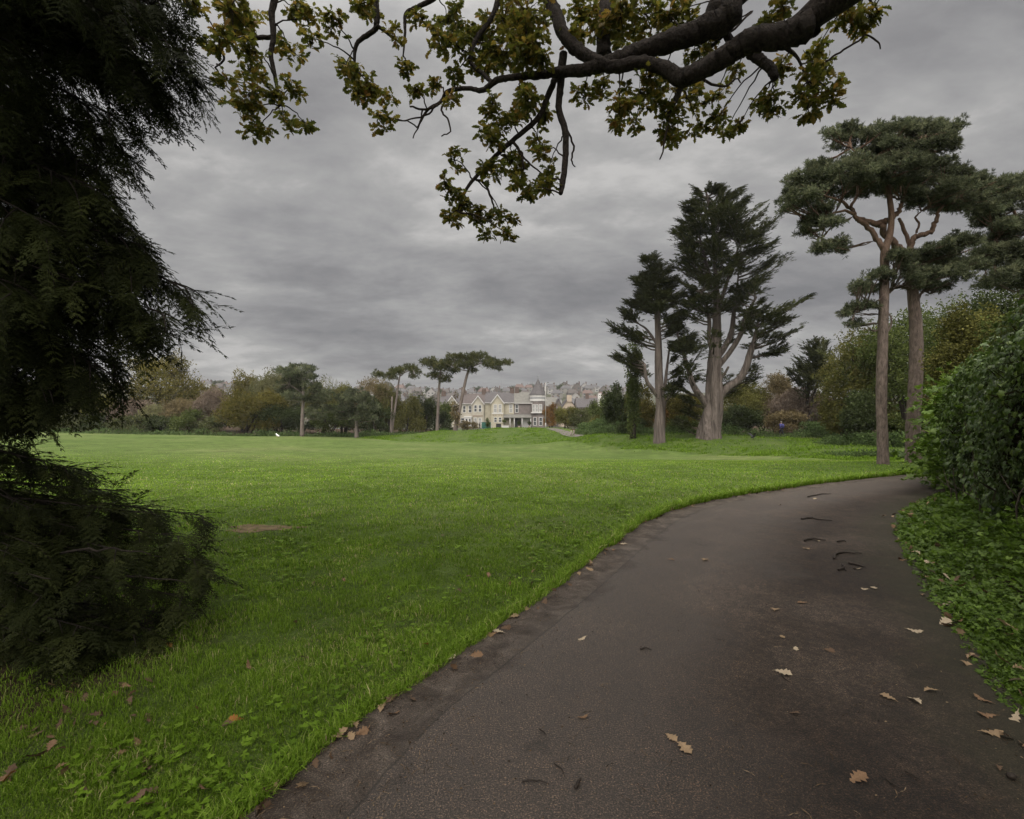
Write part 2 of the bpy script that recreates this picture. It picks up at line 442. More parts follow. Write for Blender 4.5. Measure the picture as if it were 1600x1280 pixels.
def grow(a, b, s, g):
    o = [a]
    while o[-1] < b:
        o.append(o[-1] + s); s *= g
    return o
ys = sorted(set([-9 + 0.4 * i for i in range(65)] + grow(17.0, 1600, 0.45, 1.032)))
xp = grow(0.0, 14, 0.4, 1.0); xp = xp + grow(xp[-1] + 0.4, 1300, 0.45, 1.05)
xs = np.array(sorted([-q for q in xp[1:]] + xp)); ys = np.array(ys)
GX, GY = np.meshgrid(xs, ys)
GZ = gz(GX, GY)
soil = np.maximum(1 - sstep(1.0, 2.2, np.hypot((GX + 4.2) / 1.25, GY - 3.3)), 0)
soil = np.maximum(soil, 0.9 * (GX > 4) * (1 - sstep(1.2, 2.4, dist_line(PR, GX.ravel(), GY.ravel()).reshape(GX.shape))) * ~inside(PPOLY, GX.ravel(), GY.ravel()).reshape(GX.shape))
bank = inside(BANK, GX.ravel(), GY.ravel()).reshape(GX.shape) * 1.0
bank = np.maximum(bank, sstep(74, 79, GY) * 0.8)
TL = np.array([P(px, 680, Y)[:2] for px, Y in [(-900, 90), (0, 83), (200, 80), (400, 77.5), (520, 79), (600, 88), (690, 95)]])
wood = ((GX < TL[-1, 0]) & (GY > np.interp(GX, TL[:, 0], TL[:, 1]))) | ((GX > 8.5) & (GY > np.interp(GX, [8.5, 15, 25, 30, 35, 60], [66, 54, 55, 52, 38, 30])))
soil = np.maximum(soil, 1.0 * wood * (GY < 125))  # leaf litter below the far trees, also painting their shade onto the ground
hillf = sstep(108, 150, GY) + 0 * GX
g = MB()
ny, nx = GX.shape
ii = np.arange(ny - 1)[:, None] * nx + np.arange(nx - 1)[None]
quads = np.stack([ii, ii + 1, ii + nx + 1, ii + nx], -1).reshape(-1, 4)
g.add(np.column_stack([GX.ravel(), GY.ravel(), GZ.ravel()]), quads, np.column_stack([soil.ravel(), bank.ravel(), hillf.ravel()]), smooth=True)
m, t = newmat('lawn_grass')
lk = t.links.new
co = nd(t, 'ShaderNodeTexCoord'); at = nd(t, 'ShaderNodeAttribute', attribute_name='tint'); sp = nd(t, 'ShaderNodeSeparateXYZ'); lk(at.outputs['Vector'], sp.inputs[0])
def noise(t, scale, det=6, rough=0.6, dist=0.0, vec=None):
    n = nd(t, 'ShaderNodeTexNoise'); n.inputs['Scale'].default_value = scale; n.inputs['Detail'].default_value = det; n.inputs['Roughness'].default_value = rough; n.inputs['Distortion'].default_value = dist
    if vec is not None: t.links.new(vec, n.inputs['Vector'])
    return n
na = noise(t, 0.09, 6, 0.6, 0.3, co.outputs['Object']); nb = noise(t, 1.1, 8, 0.7, 0.4, co.outputs['Object']); nc = noise(t, 14.0, 6, 0.75, 0.5, co.outputs['Object'])
ra = ramp(t, [(0.36, (0.058, 0.092, 0.020)), (0.5, (0.080, 0.114, 0.030)), (0.64, (0.106, 0.129, 0.045))]); lk(na.outputs[0], ra.inputs[0])
rb = ramp(t, [(0.34, g3(0.52)), (0.5, g3(0.95)), (0.64, g3(1.38))]); lk(nb.outputs[0], rb.inputs[0])
rc = ramp(t, [(0.30, g3(0.50)), (0.5, g3(0.95)), (0.70, g3(1.45))]); lk(nc.outputs[0], rc.inputs[0])
mu1 = nd(t, 'ShaderNodeMix', data_type='RGBA', blend_type='MULTIPLY'); mu1.inputs[0].default_value = 0.8; lk(ra.outputs[0], mu1.inputs[6]); lk(rb.outputs[0], mu1.inputs[7])
mu2 = nd(t, 'ShaderNodeMix', data_type='RGBA', blend_type='MULTIPLY'); mu2.inputs[0].default_value = 0.7; lk(mu1.outputs[2], mu2.inputs[6]); lk(rc.outputs[0], mu2.inputs[7])
# longer, darker grass on the bank
nk = noise(t, 0.8, 8, 0.7, 0.6, co.outputs['Object'])
rk = ramp(t, [(0.32, (0.030, 0.052, 0.010)), (0.5, (0.052, 0.080, 0.018)), (0.68, (0.085, 0.106, 0.032))]); lk(nk.outputs[0], rk.inputs[0])
mu3 = nd(t, 'ShaderNodeMix', data_type='RGBA'); lk(sp.outputs[1], mu3.inputs[0]); lk(mu2.outputs[2], mu3.inputs[6]); lk(rk.outputs[0], mu3.inputs[7])
# gardens, lanes and rough ground on the far hill
rh = ramp(t, [(0.35, (0.030, 0.036, 0.020)), (0.5, (0.055, 0.056, 0.038)), (0.65, (0.085, 0.080, 0.066))]); lk(na.outputs[0], rh.inputs[0])
mu3b = nd(t, 'ShaderNodeMix', data_type='RGBA'); lk(sp.outputs[2], mu3b.inputs[0]); lk(mu3.outputs[2], mu3b.inputs[6]); lk(rh.outputs[0], mu3b.inputs[7])
# bare soil and needle litter under the conifer and the hedge; litter and painted shade below the far trees
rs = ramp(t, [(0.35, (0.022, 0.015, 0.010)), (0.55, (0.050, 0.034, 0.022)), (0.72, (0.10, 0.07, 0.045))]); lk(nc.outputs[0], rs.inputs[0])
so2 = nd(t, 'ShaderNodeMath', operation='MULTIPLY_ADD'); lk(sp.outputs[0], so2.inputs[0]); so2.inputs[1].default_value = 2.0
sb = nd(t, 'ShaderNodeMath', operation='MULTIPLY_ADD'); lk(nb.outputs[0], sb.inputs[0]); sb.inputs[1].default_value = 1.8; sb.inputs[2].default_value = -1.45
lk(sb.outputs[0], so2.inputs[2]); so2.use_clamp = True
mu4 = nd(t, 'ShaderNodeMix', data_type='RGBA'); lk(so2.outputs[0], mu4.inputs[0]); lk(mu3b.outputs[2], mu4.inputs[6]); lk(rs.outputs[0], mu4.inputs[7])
b = nd(t, 'ShaderNodeBsdfPrincipled'); b.inputs['Roughness'].default_value = 0.95; b.inputs['Specular IOR Level'].default_value = 0.1; lk(mu4.outputs[2], b.inputs['Base Color'])
bu = nd(t, 'ShaderNodeBump'); bu.inputs['Strength'].default_value = 0.9; bu.inputs['Distance'].default_value = 0.05
mh = nd(t, 'ShaderNodeMath', operation='ADD'); lk(nb.outputs[0], mh.inputs[0]); lk(nc.outputs[0], mh.inputs[1]); lk(mh.outputs[0], bu.inputs['Height']); lk(bu.outputs[0], b.inputs['Normal'])
o = nd(t, 'ShaderNodeOutputMaterial'); lk(b.outputs[0], o.inputs[0])
M_GROUND = m
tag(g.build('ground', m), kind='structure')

# ---- the tarmac path, with the older strip and its crack along the left edge
n_u = 14
g = MB(); rows = []
for a, b_ in zip(PL, PR):
    tt = np.linspace(0, 1, n_u)[:, None]; rows.append(a + (b_ - a) * tt)
rows = np.array(rows); uu = np.linalg.norm(rows - rows[:, :1], axis=2)
zz = gz(rows[..., 0], rows[..., 1]) + 0.016
nr = len(rows); ii = np.arange(nr - 1)[:, None] * n_u + np.arange(n_u - 1)[None]
quads = np.stack([ii, ii + 1, ii + n_u + 1, ii + n_u], -1).reshape(-1, 4)
width = uu[:, -1:]
g.add(np.column_stack([rows[..., 0].ravel(), rows[..., 1].ravel(), zz.ravel()]), quads, np.column_stack([uu.ravel(), (width - uu).ravel()]), smooth=True)
m, t = newmat('worn_tarmac'); lk = t.links.new
co = nd(t, 'ShaderNodeTexCoord'); at = nd(t, 'ShaderNodeAttribute', attribute_name='tint'); sp = nd(t, 'ShaderNodeSeparateXYZ'); lk(at.outputs['Vector'], sp.inputs[0])
ob = co.outputs['Object']
na = noise(t, 0.7, 6, 0.6, 0.5, ob); nb = noise(t, 5.0, 8, 0.7, 0.8, ob); nc = noise(t, 120.0, 3, 0.8, 0, ob); ne = noise(t, 1.7, 7, 0.65, 1.2, ob)
r1 = ramp(t, [(0.40, (0.0155, 0.0098, 0.0064)), (0.52, (0.0245, 0.0168, 0.0118)), (0.63, (0.040, 0.0295, 0.0225))]); lk(na.outputs[0], r1.inputs[0])
r2 = ramp(t, [(0.34, g3(0.62)), (0.5, g3(1.0)), (0.62, g3(1.22)), (0.68, (1.6, 1.45, 1.3))]); lk(nb.outputs[0], r2.inputs[0])
r3 = ramp(t, [(0.34, g3(0.15)), (0.47, g3(0.75)), (0.56, g3(1.5)), (0.64, (4.4, 4.0, 3.5))]); lk(nc.outputs[0], r3.inputs[0])
k1 = nd(t, 'ShaderNodeMix', data_type='RGBA', blend_type='MULTIPLY'); k1.inputs[0].default_value = 1; lk(r1.outputs[0], k1.inputs[6]); lk(r2.outputs[0], k1.inputs[7])
nf = noise(t, 34.0, 3, 0.7, 0.3, ob); rf_ = ramp(t, [(0.36, g3(0.62)), (0.5, g3(1.0)), (0.62, g3(1.5))]); lk(nf.outputs[0], rf_.inputs[0])
k1b = nd(t, 'ShaderNodeMix', data_type='RGBA', blend_type='MULTIPLY'); k1b.inputs[0].default_value = 1.0; lk(k1.outputs[2], k1b.inputs[6]); lk(rf_.outputs[0], k1b.inputs[7])
k2 = nd(t, 'ShaderNodeMix', data_type='RGBA', blend_type='MULTIPLY'); k2.inputs[0].default_value = 0.9; lk(k1b.outputs[2], k2.inputs[6]); lk(r3.outputs[0], k2.inputs[7])
# paler, greyer, smoother band of tarmac left of the middle
wob = nd(t, 'ShaderNodeMath', operation='MULTIPLY_ADD'); lk(na.outputs[0], wob.inputs[0]); wob.inputs[1].default_value = 1.4; wob.inputs[2].default_value = -0.7
ua = nd(t, 'ShaderNodeMath', operation='ADD'); lk(sp.outputs[0], ua.inputs[0]); lk(wob.outputs[0], ua.inputs[1])
rp = ramp(t, [(0.05, g3(0)), (0.12, g3(1)), (0.38, g3(0.85)), (0.58, g3(0))])
dv = nd(t, 'ShaderNodeMath', operation='MULTIPLY'); lk(ua.outputs[0], dv.inputs[0]); dv.inputs[1].default_value = 0.25; lk(dv.outputs[0], rp.inputs[0])
k3 = nd(t, 'ShaderNodeMix', data_type='RGBA'); k3.inputs[7].default_value = (0.076, 0.0645, 0.0575, 1); lk(k2.outputs[2], k3.inputs[6])
pf = nd(t, 'ShaderNodeMath', operation='MULTIPLY'); pf.inputs[1].default_value = 0.60; lk(rp.outputs[0], pf.inputs[0]); lk(pf.outputs[0], k3.inputs[0])
k3g = nd(t, 'ShaderNodeMix', data_type='RGBA', blend_type='MULTIPLY'); lk(pf.outputs[0], k3g.inputs[0]); lk(k3.outputs[2], k3g.inputs[6]); lk(r3.outputs[0], k3g.inputs[7]); k3 = k3g
# the brown older strip, left of a crack 0.45 m from the grass
un = nd(t, 'ShaderNodeMath', operation='MULTIPLY_ADD'); lk(nb.outputs[0], un.inputs[0]); un.inputs[1].default_value = 0.07; lk(sp.outputs[0], un.inputs[2])
st = nd(t, 'ShaderNodeMapRange'); st.inputs[1].default_value = 0.50; st.inputs[2].default_value = 0.47; lk(un.outputs[0], st.inputs[0])
r4 = ramp(t, [(0.36, (0.024, 0.0165, 0.0118)), (0.48, (0.048, 0.037, 0.0295)), (0.57, (0.070, 0.056, 0.046)), (0.66, (0.100, 0.081, 0.067))]); lk(nb.outputs[0], r4.inputs[0])
k4a = nd(t, 'ShaderNodeMix', data_type='RGBA', blend_type='MULTIPLY'); k4a.inputs[0].default_value = 0.6; lk(r4.outputs[0], k4a.inputs[6]); lk(r3.outputs[0], k4a.inputs[7])
k4 = nd(t, 'ShaderNodeMix', data_type='RGBA'); lk(st.outputs[0], k4.inputs[0]); lk(k3.outputs[2], k4.inputs[6]); lk(k4a.outputs[2], k4.inputs[7])
cd = nd(t, 'ShaderNodeMath', operation='SUBTRACT'); lk(un.outputs[0], cd.inputs[0]); cd.inputs[1].default_value = 0.487
ca = nd(t, 'ShaderNodeMath', operation='ABSOLUTE'); lk(cd.outputs[0], ca.inputs[0])
cm = nd(t, 'ShaderNodeMapRange'); cm.inputs[1].default_value = 0.003; cm.inputs[2].default_value = 0.010; cm.inputs[3].default_value = 0.75; cm.inputs[4].default_value = 0.0; lk(ca.outputs[0], cm.inputs[0])
k5 = nd(t, 'ShaderNodeMix', data_type='RGBA'); k5.inputs[7].default_value = (0.018, 0.015, 0.012, 1); lk(cm.outputs[0], k5.inputs[0]); lk(k4.outputs[2], k5.inputs[6])
# moss and dirt along the right edge, and dark damp stains
mo = nd(t, 'ShaderNodeMath', operation='MULTIPLY_ADD'); lk(ne.outputs[0], mo.inputs[0]); mo.inputs[1].default_value = -1.3; lk(sp.outputs[1], mo.inputs[2])
mr = nd(t, 'ShaderNodeMapRange'); mr.inputs[1].default_value = 0.10; mr.inputs[2].default_value = -0.55; mr.inputs[4].default_value = 0.6; lk(mo.outputs[0], mr.inputs[0])
k6 = nd(t, 'ShaderNodeMix', data_type='RGBA'); k6.inputs[7].default_value = (0.026, 0.025, 0.010, 1); lk(mr.outputs[0], k6.inputs[0]); lk(k5.outputs[2], k6.inputs[6])
rd = ramp(t, [(0.60, g3(1)), (0.70, g3(0.55))]); lk(ne.outputs[0], rd.inputs[0])
k7 = nd(t, 'ShaderNodeMix', data_type='RGBA', blend_type='MULTIPLY'); k7.inputs[0].default_value = 0.8; lk(k6.outputs[2], k7.inputs[6]); lk(rd.outputs[0], k7.inputs[7])
b = nd(t, 'ShaderNodeBsdfPrincipled'); b.inputs['Specular IOR Level'].default_value = 0.35; lk(k7.outputs[2], b.inputs['Base Color'])
rr = nd(t, 'ShaderNodeMapRange'); rr.inputs[3].default_value = 0.80; rr.inputs[4].default_value = 0.46; lk(rp.outputs[0], rr.inputs[0]); lk(rr.outputs[0], b.inputs['Roughness'])
bu = nd(t, 'ShaderNodeBump'); bu.inputs['Strength'].default_value = 1.0; bu.inputs['Distance'].default_value = 0.009
lk(nc.outputs[0], bu.inputs['Height']); lk(bu.outputs[0], b.inputs['Normal'])
o = nd(t, 'ShaderNodeOutputMaterial'); lk(b.outputs[0], o.inputs[0])
tag(g.build('path', m), kind='structure')

# the far footpath that crosses the bank towards the houses
fp = catmull(np.array([on_ground(px, Y) for px, Y in [(832, 96), (848, 88), (862, 80), (878, 72), (896, 66), (915, 62)]]), 16)
g = MB(); d = unit(np.gradient(fp[:, :2], axis=0)); nrm = np.column_stack([-d[:, 1], d[:, 0]])
for k in range(len(fp) - 1):
    q = []
    for i, s in ((k, -.8), (k, .8), (k + 1, .8), (k + 1, -.8)):
        x, y = fp[i, :2] + nrm[i] * s; q.append((x, y, gz1(x, y) + 0.05))
    g.poly(q)
tag(g.build('footpath', plain('footpath_tarmac', (0.10, 0.088, 0.08), 0.9)), kind='structure')
# the road in front of the terrace
g = MB()
for k in range(30):
    x0, x1 = -60 + 4 * k, -56 + 4 * k
    g.poly([(x0, 122, gz1(x0, 122) + .05), (x1, 122, gz1(x1, 122) + .05), (x1, 129, gz1(x1, 129) + .05), (x0, 129, gz1(x0, 129) + .05)])
tag(g.build('road', plain('road_tarmac', (0.07, 0.07, 0.07), 0.9)), kind='structure')

# worn earth in the lawn
g = MB(); a = np.linspace(0, 2 * np.pi, 28, endpoint=False); rr0 = 1 + .25 * np.sin(3 * a + 1) + .15 * np.sin(7 * a)
bx, by = -3.68 + .50 * rr0 * np.cos(a), 7.5 + .26 * rr0 * np.sin(a)
g.poly(list(zip(bx, by, gz(bx, by) + .006)))
tag(g.build('bare_earth', plain('worn_earth', (.105, .080, .045), .95, .35, 9, .1)), kind='structure')
# crumbs of twig, husk and leaf strewn over the tarmac
g = MB(); nl = 2900; yl = np.exp(rng.uniform(np.log(1.9), np.log(13), nl)); wl = np.where(np.arange(nl) < 1400, rng.random(nl) ** 2 * .17, rng.beta(.8, .8, nl))
xl_ = np.interp(yl, PL[:, 1], PL[:, 0]); xr_ = np.interp(yl, PR[:, 1], PR[:, 0]); xl_ = xl_ + (xr_ - xl_) * wl
al_ = rng.uniform(0, 6.28, nl); dl_ = np.column_stack([np.cos(al_), np.sin(al_), rng.normal(0, .05, nl)])
for nm2, kk in (('long', np.arange(nl) % 3 == 0), ('crumb', np.arange(nl) % 3 > 0)):
    tq = T_quads([((0, 0, 0), (1, .1, .05), (0, 1, .2), 1, .09), ((.9, .08, .04), (1, -.4, 0), (0, 1, .2), .6, .08)]) if nm2 == 'long' else T_quads([((0, 0, 0), (1, 0, .15), (0, 1, .2), 1, .6)])
    scatter(g, tq[0], tq[1], np.column_stack([xl_, yl, gz(xl_, yl) + .021])[kk], frame(dl_[kk], np.array([0, 0, 1.])), (rng.uniform(.012, .05, nl) if nm2 == 'long' else rng.uniform(.005, .016, nl))[kk], np.column_stack([rng.random(nl), rng.random(nl)])[kk])
tag(g.build('litter', leafmat('path_litter', [(.016, .012, .009), (.05, .035, .022), (.13, .09, .055), (.24, .18, .12)], trans=0)), kind='stuff')

# ---------------------------------------------------------------- grass blades
_vg = rng.normal(0, 1, (8, 257, 257))
def vnoise(X, Y, f, k):
    x, y = (X * f + 57.3 * k) % 256, (Y * f + 31.7 * k) % 256; i, j = x.astype(int), y.astype(int); u, v = x - i, y - j
    u, v = u * u * (3 - 2 * u), v * v * (3 - 2 * v); g_ = _vg[k]
    return np.clip((g_[i, j] * (1 - u) * (1 - v) + g_[i + 1, j] * u * (1 - v) + g_[i, j + 1] * (1 - u) * v + g_[i + 1, j + 1] * u * v) * .75, -1.2, 1.2)
def blades(N, ymin, ymax, xr, h, wd, keep):
    Y = np.exp(rng.uniform(np.log(ymin), np.log(ymax), N)); X = rng.uniform(-1, xr, N) * 1.12 * Y
    k = keep(X, Y); X, Y = X[k], Y[k]; N = len(X)
    Z = gz(X, Y)
    cl = vnoise(X, Y, 3.6, 1) * .6 + vnoise(X, Y, 9.0, 2) * .6      # tufts
    cl2 = vnoise(X, Y, 0.55, 3) * .6 + vnoise(X, Y, 1.5, 4) * .7
    lod = np.clip(Y / 3.2, 1, 9)
    H = h * (1 - .8 * sstep(9, 38, Y)) * np.clip(1 + (0.62 * cl + 0.16 * cl2) * (1 - .6 * sstep(6, 14, Y)), 0.45, 2.3) * rng.uniform(0.55, 1.35, N)
    W = wd * lod * rng.uniform(0.7, 1.4, N)
    a = rng.uniform(0, 2 * np.pi, N); lean = rng.uniform(0.15, 0.95, N) * H
    dx, dy = np.cos(a), np.sin(a); sx, sy = -np.sin(a + rng.normal(0, .5, N)), np.cos(a + rng.normal(0, .5, N))
    b = np.column_stack([X, Y, Z - 0.005])
    s = np.column_stack([sx, sy, 0 * sx]) * W[:, None] / 2
    mid = b + np.column_stack([dx * lean * 0.3, dy * lean * 0.3, H * 0.6])
    tip = b + np.column_stack([dx * lean, dy * lean, H * (1 - 0.25 * lean / H)])
    v = np.stack([b - s, b + s, mid + s * 0.8, mid - s * 0.8, tip], 1).reshape(-1, 3)
    i = np.arange(N)[:, None] * 5
    tint = np.column_stack([np.clip(rng.beta(2.2, 2.8, N) + 0.07 * cl2, 0, 1) * 0.84 + (rng.random(N) < 0.02 + .10 * (vnoise(X, Y, 1.9, 5) > .55)) * 0.6, np.clip(0.5 + 0.38 * cl2 + .15 * cl + rng.normal(0, .12, N), 0, 1)])
    return v, [i + np.array([[0, 1, 2, 3]]), i + np.array([[3, 2, 4]])], np.repeat(np.clip(tint, 0, 1), 5, 0)
def keep_lawn(X, Y):
    k = ~inside(PPOLY, X, Y)
    rightside = (X > np.interp(Y, PR[:, 1], PR[:, 0]))
    k &= ~(rightside & (Y < 14.5))
    soilp = np.clip(1 - np.hypot((X + 4.2) / 1.25, Y - 3.3) / 2.0, 0, 1)
    k &= rng.random(len(X)) > soilp * 1.5
    k &= np.hypot((X + 3.68) / .55, (Y - 7.5) / .32) + rng.normal(0, .35, len(X)) > .9
    return k
gm = MB()
gm.add(*blades(600000, 1.75, 44, 1.0, 0.042, 0.0035, keep_lawn))
# a shaggier fringe along the edge of the path
fr_ = []
def edge_points(line, n, off0, off1, ymin, ymax):
    k = (line[:, 1] > ymin) & (line[:, 1] < ymax); ln = line[k]
    seg = np.linalg.norm(np.diff(ln, axis=0), axis=1); cs = np.append(0, np.cumsum(seg))
    wgt = rng.random(n) ** 1.6 * cs[-1]
    p = np.column_stack([np.interp(wgt, cs, ln[:, 0]), np.interp(wgt, cs, ln[:, 1])])
    dd = np.column_stack([np.interp(wgt, cs[:-1], np.diff(ln[:, 0]) / seg), np.interp(wgt, cs[:-1], np.diff(ln[:, 1]) / seg)])
    return p + np.column_stack([-dd[:, 1], dd[:, 0]]) * rng.uniform(off0, off1, n)[:, None]
q = edge_points(PL, 26000, -0.03, 0.10, 1.6, 15.2); q = q + (np.array([.80, -.60]) * (np.clip(vnoise(q[:, 0] + q[:, 1], q[:, 1] * 0, 2.6, 6), -.9, .8) * .045)[:, None])
v, f, tn = blades(26000, 2, 3, 1, 0.080, 0.0045, lambda X, Y: np.ones(len(X), bool))
old = v.reshape(-1, 5, 3); base = old[:, :2].mean(1, keepdims=True)
newb = np.column_stack([q, gz(q[:, 0], q[:, 1])])[:, None]
sc_ = np.clip(q[:, 1] / 4, 1, 2.4)[:, None, None] * np.array([1, 1, 0.7])
gm.add(((old - base) * sc_ + newb).reshape(-1, 3), f, tn)
gm.add(*blades(130000, 1.7, 7, .75, 0.026, 0.0042, keep_lawn))
# clover and plantain rosettes among the blades
Yw = np.exp(rng.uniform(np.log(1.8), np.log(12), 5000)); Xw = rng.uniform(-1, .8, 5000) * 1.1 * Yw
kw = keep_lawn(Xw, Yw) & (vnoise(Xw, Yw, 1.3, 0) > .1); Xw, Yw = Xw[kw], Yw[kw]; nw = len(Xw)
for tv, tf in HERB[:2]:
    scatter(gm, tv, tf, np.column_stack([Xw + rng.normal(0, .02, nw), Yw + rng.normal(0, .02, nw), gz(Xw, Yw) + rng.uniform(.015, .05, nw)]), frame(unit(rng.normal(0, 1, (nw, 3)) * np.array([1, 1, .2])), np.array([0, 0, 1.])), rng.uniform(.018, .040, nw) * np.clip(Yw / 4, 1, 2), np.column_stack([rng.uniform(.1, .5, nw), rng.uniform(.3, .7, nw)]))
# coarse unmown grass on the bank
nb_ = 60000; tb_ = rng.random(nb_) * (len(BANK_FOOT) - 1.001); ib = tb_.astype(int); fb0 = (tb_ - ib)[:, None]
pa = BANK_FOOT[ib] * (1 - fb0) + BANK_FOOT[ib + 1] * fb0; pb = BANK_TOP[np.minimum((tb_ / (len(BANK_FOOT) - 1) * (len(BANK_TOP) - 1)).astype(int), len(BANK_TOP) - 1)] + rng.normal(0, 2.5, (nb_, 2))
q = pa + (pb - pa) * rng.uniform(-.04, 1.05, nb_)[:, None]
v, f, tn = blades(nb_, 8, 8.5, 1, 0.10, 0.012, lambda X, Y: np.ones(len(X), bool)); old = v.reshape(-1, 5, 3); base = old[:, :2].mean(1, keepdims=True)
hk = np.clip(.75 + .4 * vnoise(q[:, 0], q[:, 1], .7, 6) + .5 * vnoise(q[:, 0], q[:, 1], 2.2, 7), .2, 3)[:, None, None]
gm.add(((old - base) * np.array([1.5, 1.5, 1.1]) * hk + np.column_stack([q, gz(q[:, 0], q[:, 1])])[:, None]).reshape(-1, 3), f, np.clip(tn * np.array([.62, .75]), 0, 1))
M_BLADE = leafmat('grass_blades', [(0.054, 0.108, 0.007), (0.120, 0.210, 0.014), (0.180, 0.288, 0.030), (0.250, 0.320, 0.070), (0.46, 0.40, 0.22)], trans=0.42, gloss=0.12, rough=0.5, val=(0.68, 1.28))
tag(gm.build('grass', M_BLADE), kind='stuff')
# ---------------------------------------------------------------- foliage materials
M_CONIF = leafmat('conifer_sprays', [(0.012, 0.014, 0.006), (0.024, 0.030, 0.010), (0.048, 0.056, 0.018)], trans=0.2, gloss=0.05, rough=0.6)
M_CYP = leafmat('cypress_sprays', [(0.022, 0.026, 0.011), (0.040, 0.046, 0.018), (0.068, 0.072, 0.028)], trans=0.15)
M_PINE = leafmat('pine_needles', [(0.038, 0.047, 0.029), (0.076, 0.087, 0.050), (0.125, 0.131, 0.075)], trans=0.15, val=(0.45, 1.5))
M_UMB = leafmat('umbrella_pine_needles', [(0.035, 0.042, 0.016), (0.058, 0.064, 0.024), (0.085, 0.082, 0.034)], trans=0.15)
M_OAKL = leafmat('oak_leaves', [(0.050, 0.060, 0.012), (0.084, 0.092, 0.016), (0.128, 0.115, 0.020), (0.205, 0.145, 0.028), (0.165, 0.082, 0.025)], trans=0.58, gloss=0.3)
M_IVY = leafmat('ivy_leaves', [(0.026, 0.050, 0.009), (0.055, 0.095, 0.015), (0.110, 0.155, 0.028)], trans=0.2, gloss=0.5, rough=0.38)
M_HERB = leafmat('nettle_leaves', [(0.042, 0.080, 0.008), (0.082, 0.145, 0.014), (0.140, 0.215, 0.030)], trans=0.38, gloss=0.3)
M_NETTLE = leafmat('far_nettle_leaves', [(0.045, 0.075, 0.025), (0.070, 0.105, 0.038), (0.10, 0.135, 0.055)], trans=0.25)
PAL = dict(
    olive=[(0.050, 0.052, 0.016), (0.080, 0.080, 0.024), (0.115, 0.108, 0.034)],
    yellow=[(0.052, 0.052, 0.014), (0.088, 0.080, 0.022), (0.125, 0.102, 0.030)],
    brown=[(0.075, 0.058, 0.030), (0.110, 0.088, 0.046), (0.140, 0.112, 0.062)],
    mauve=[(0.085, 0.066, 0.052), (0.120, 0.094, 0.074), (0.15, 0.118, 0.09)],
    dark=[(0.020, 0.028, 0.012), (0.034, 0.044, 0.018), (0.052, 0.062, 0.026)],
    mid=[(0.034, 0.046, 0.014), (0.056, 0.072, 0.022), (0.085, 0.100, 0.032)],
    bramble=[(0.040, 0.048, 0.020), (0.062, 0.070, 0.030), (0.090, 0.092, 0.042)],
    rust=[(0.085, 0.048, 0.018), (0.125, 0.068, 0.022), (0.15, 0.088, 0.03)],
    lime=[(0.060, 0.098, 0.014), (0.095, 0.140, 0.022), (0.135, 0.175, 0.034)],
    pale=[(0.075, 0.078, 0.034), (0.105, 0.104, 0.050), (0.13, 0.125, 0.066)])
M_PAL = {k: leafmat('leaves_' + k, v, trans=0.28, val=(0.72, 1.6)) for k, v in PAL.items()}
M_BARK = barkmat('grey_brown_bark', (0.030, 0.024, 0.019), (0.085, 0.070, 0.056))
M_BARKD = barkmat('dark_bark', (0.014, 0.011, 0.010), (0.042, 0.034, 0.029), scale=14)
M_OAKB = barkmat('oak_bark', (0.007, 0.0055, 0.005), (0.046, 0.037, 0.032), scale=30, zs=0.8, bump=1.0)
M_CYPB = barkmat('pale_bark_shaded_top', (0.032, 0.025, 0.022), (0.145, 0.121, 0.108), scale=6.5, zs=0.09, upper=(0.060, 0.048, 0.041), z0=6.0, z1=11, bump=1.0)  # the dark upper colour paints the crown's shade onto the cypress trunk
M_PINEB = barkmat('plated_pine_bark', (0.045, 0.035, 0.030), (0.150, 0.118, 0.100), scale=13, zs=0.35, upper=(0.120, 0.076, 0.052), z0=4.5, z1=9.0, bump=1.0)
M_UMBB = barkmat('far_pine_bark', (0.085, 0.068, 0.060), (0.185, 0.155, 0.140), scale=3, zs=0.2)
M_DEADW = barkmat('bleached_wood', (0.16, 0.14, 0.12), (0.30, 0.265, 0.23), scale=5, zs=0.15)
M_TWIG = barkmat('dark_twig', (0.020, 0.015, 0.012), (0.045, 0.034, 0.026), scale=30)

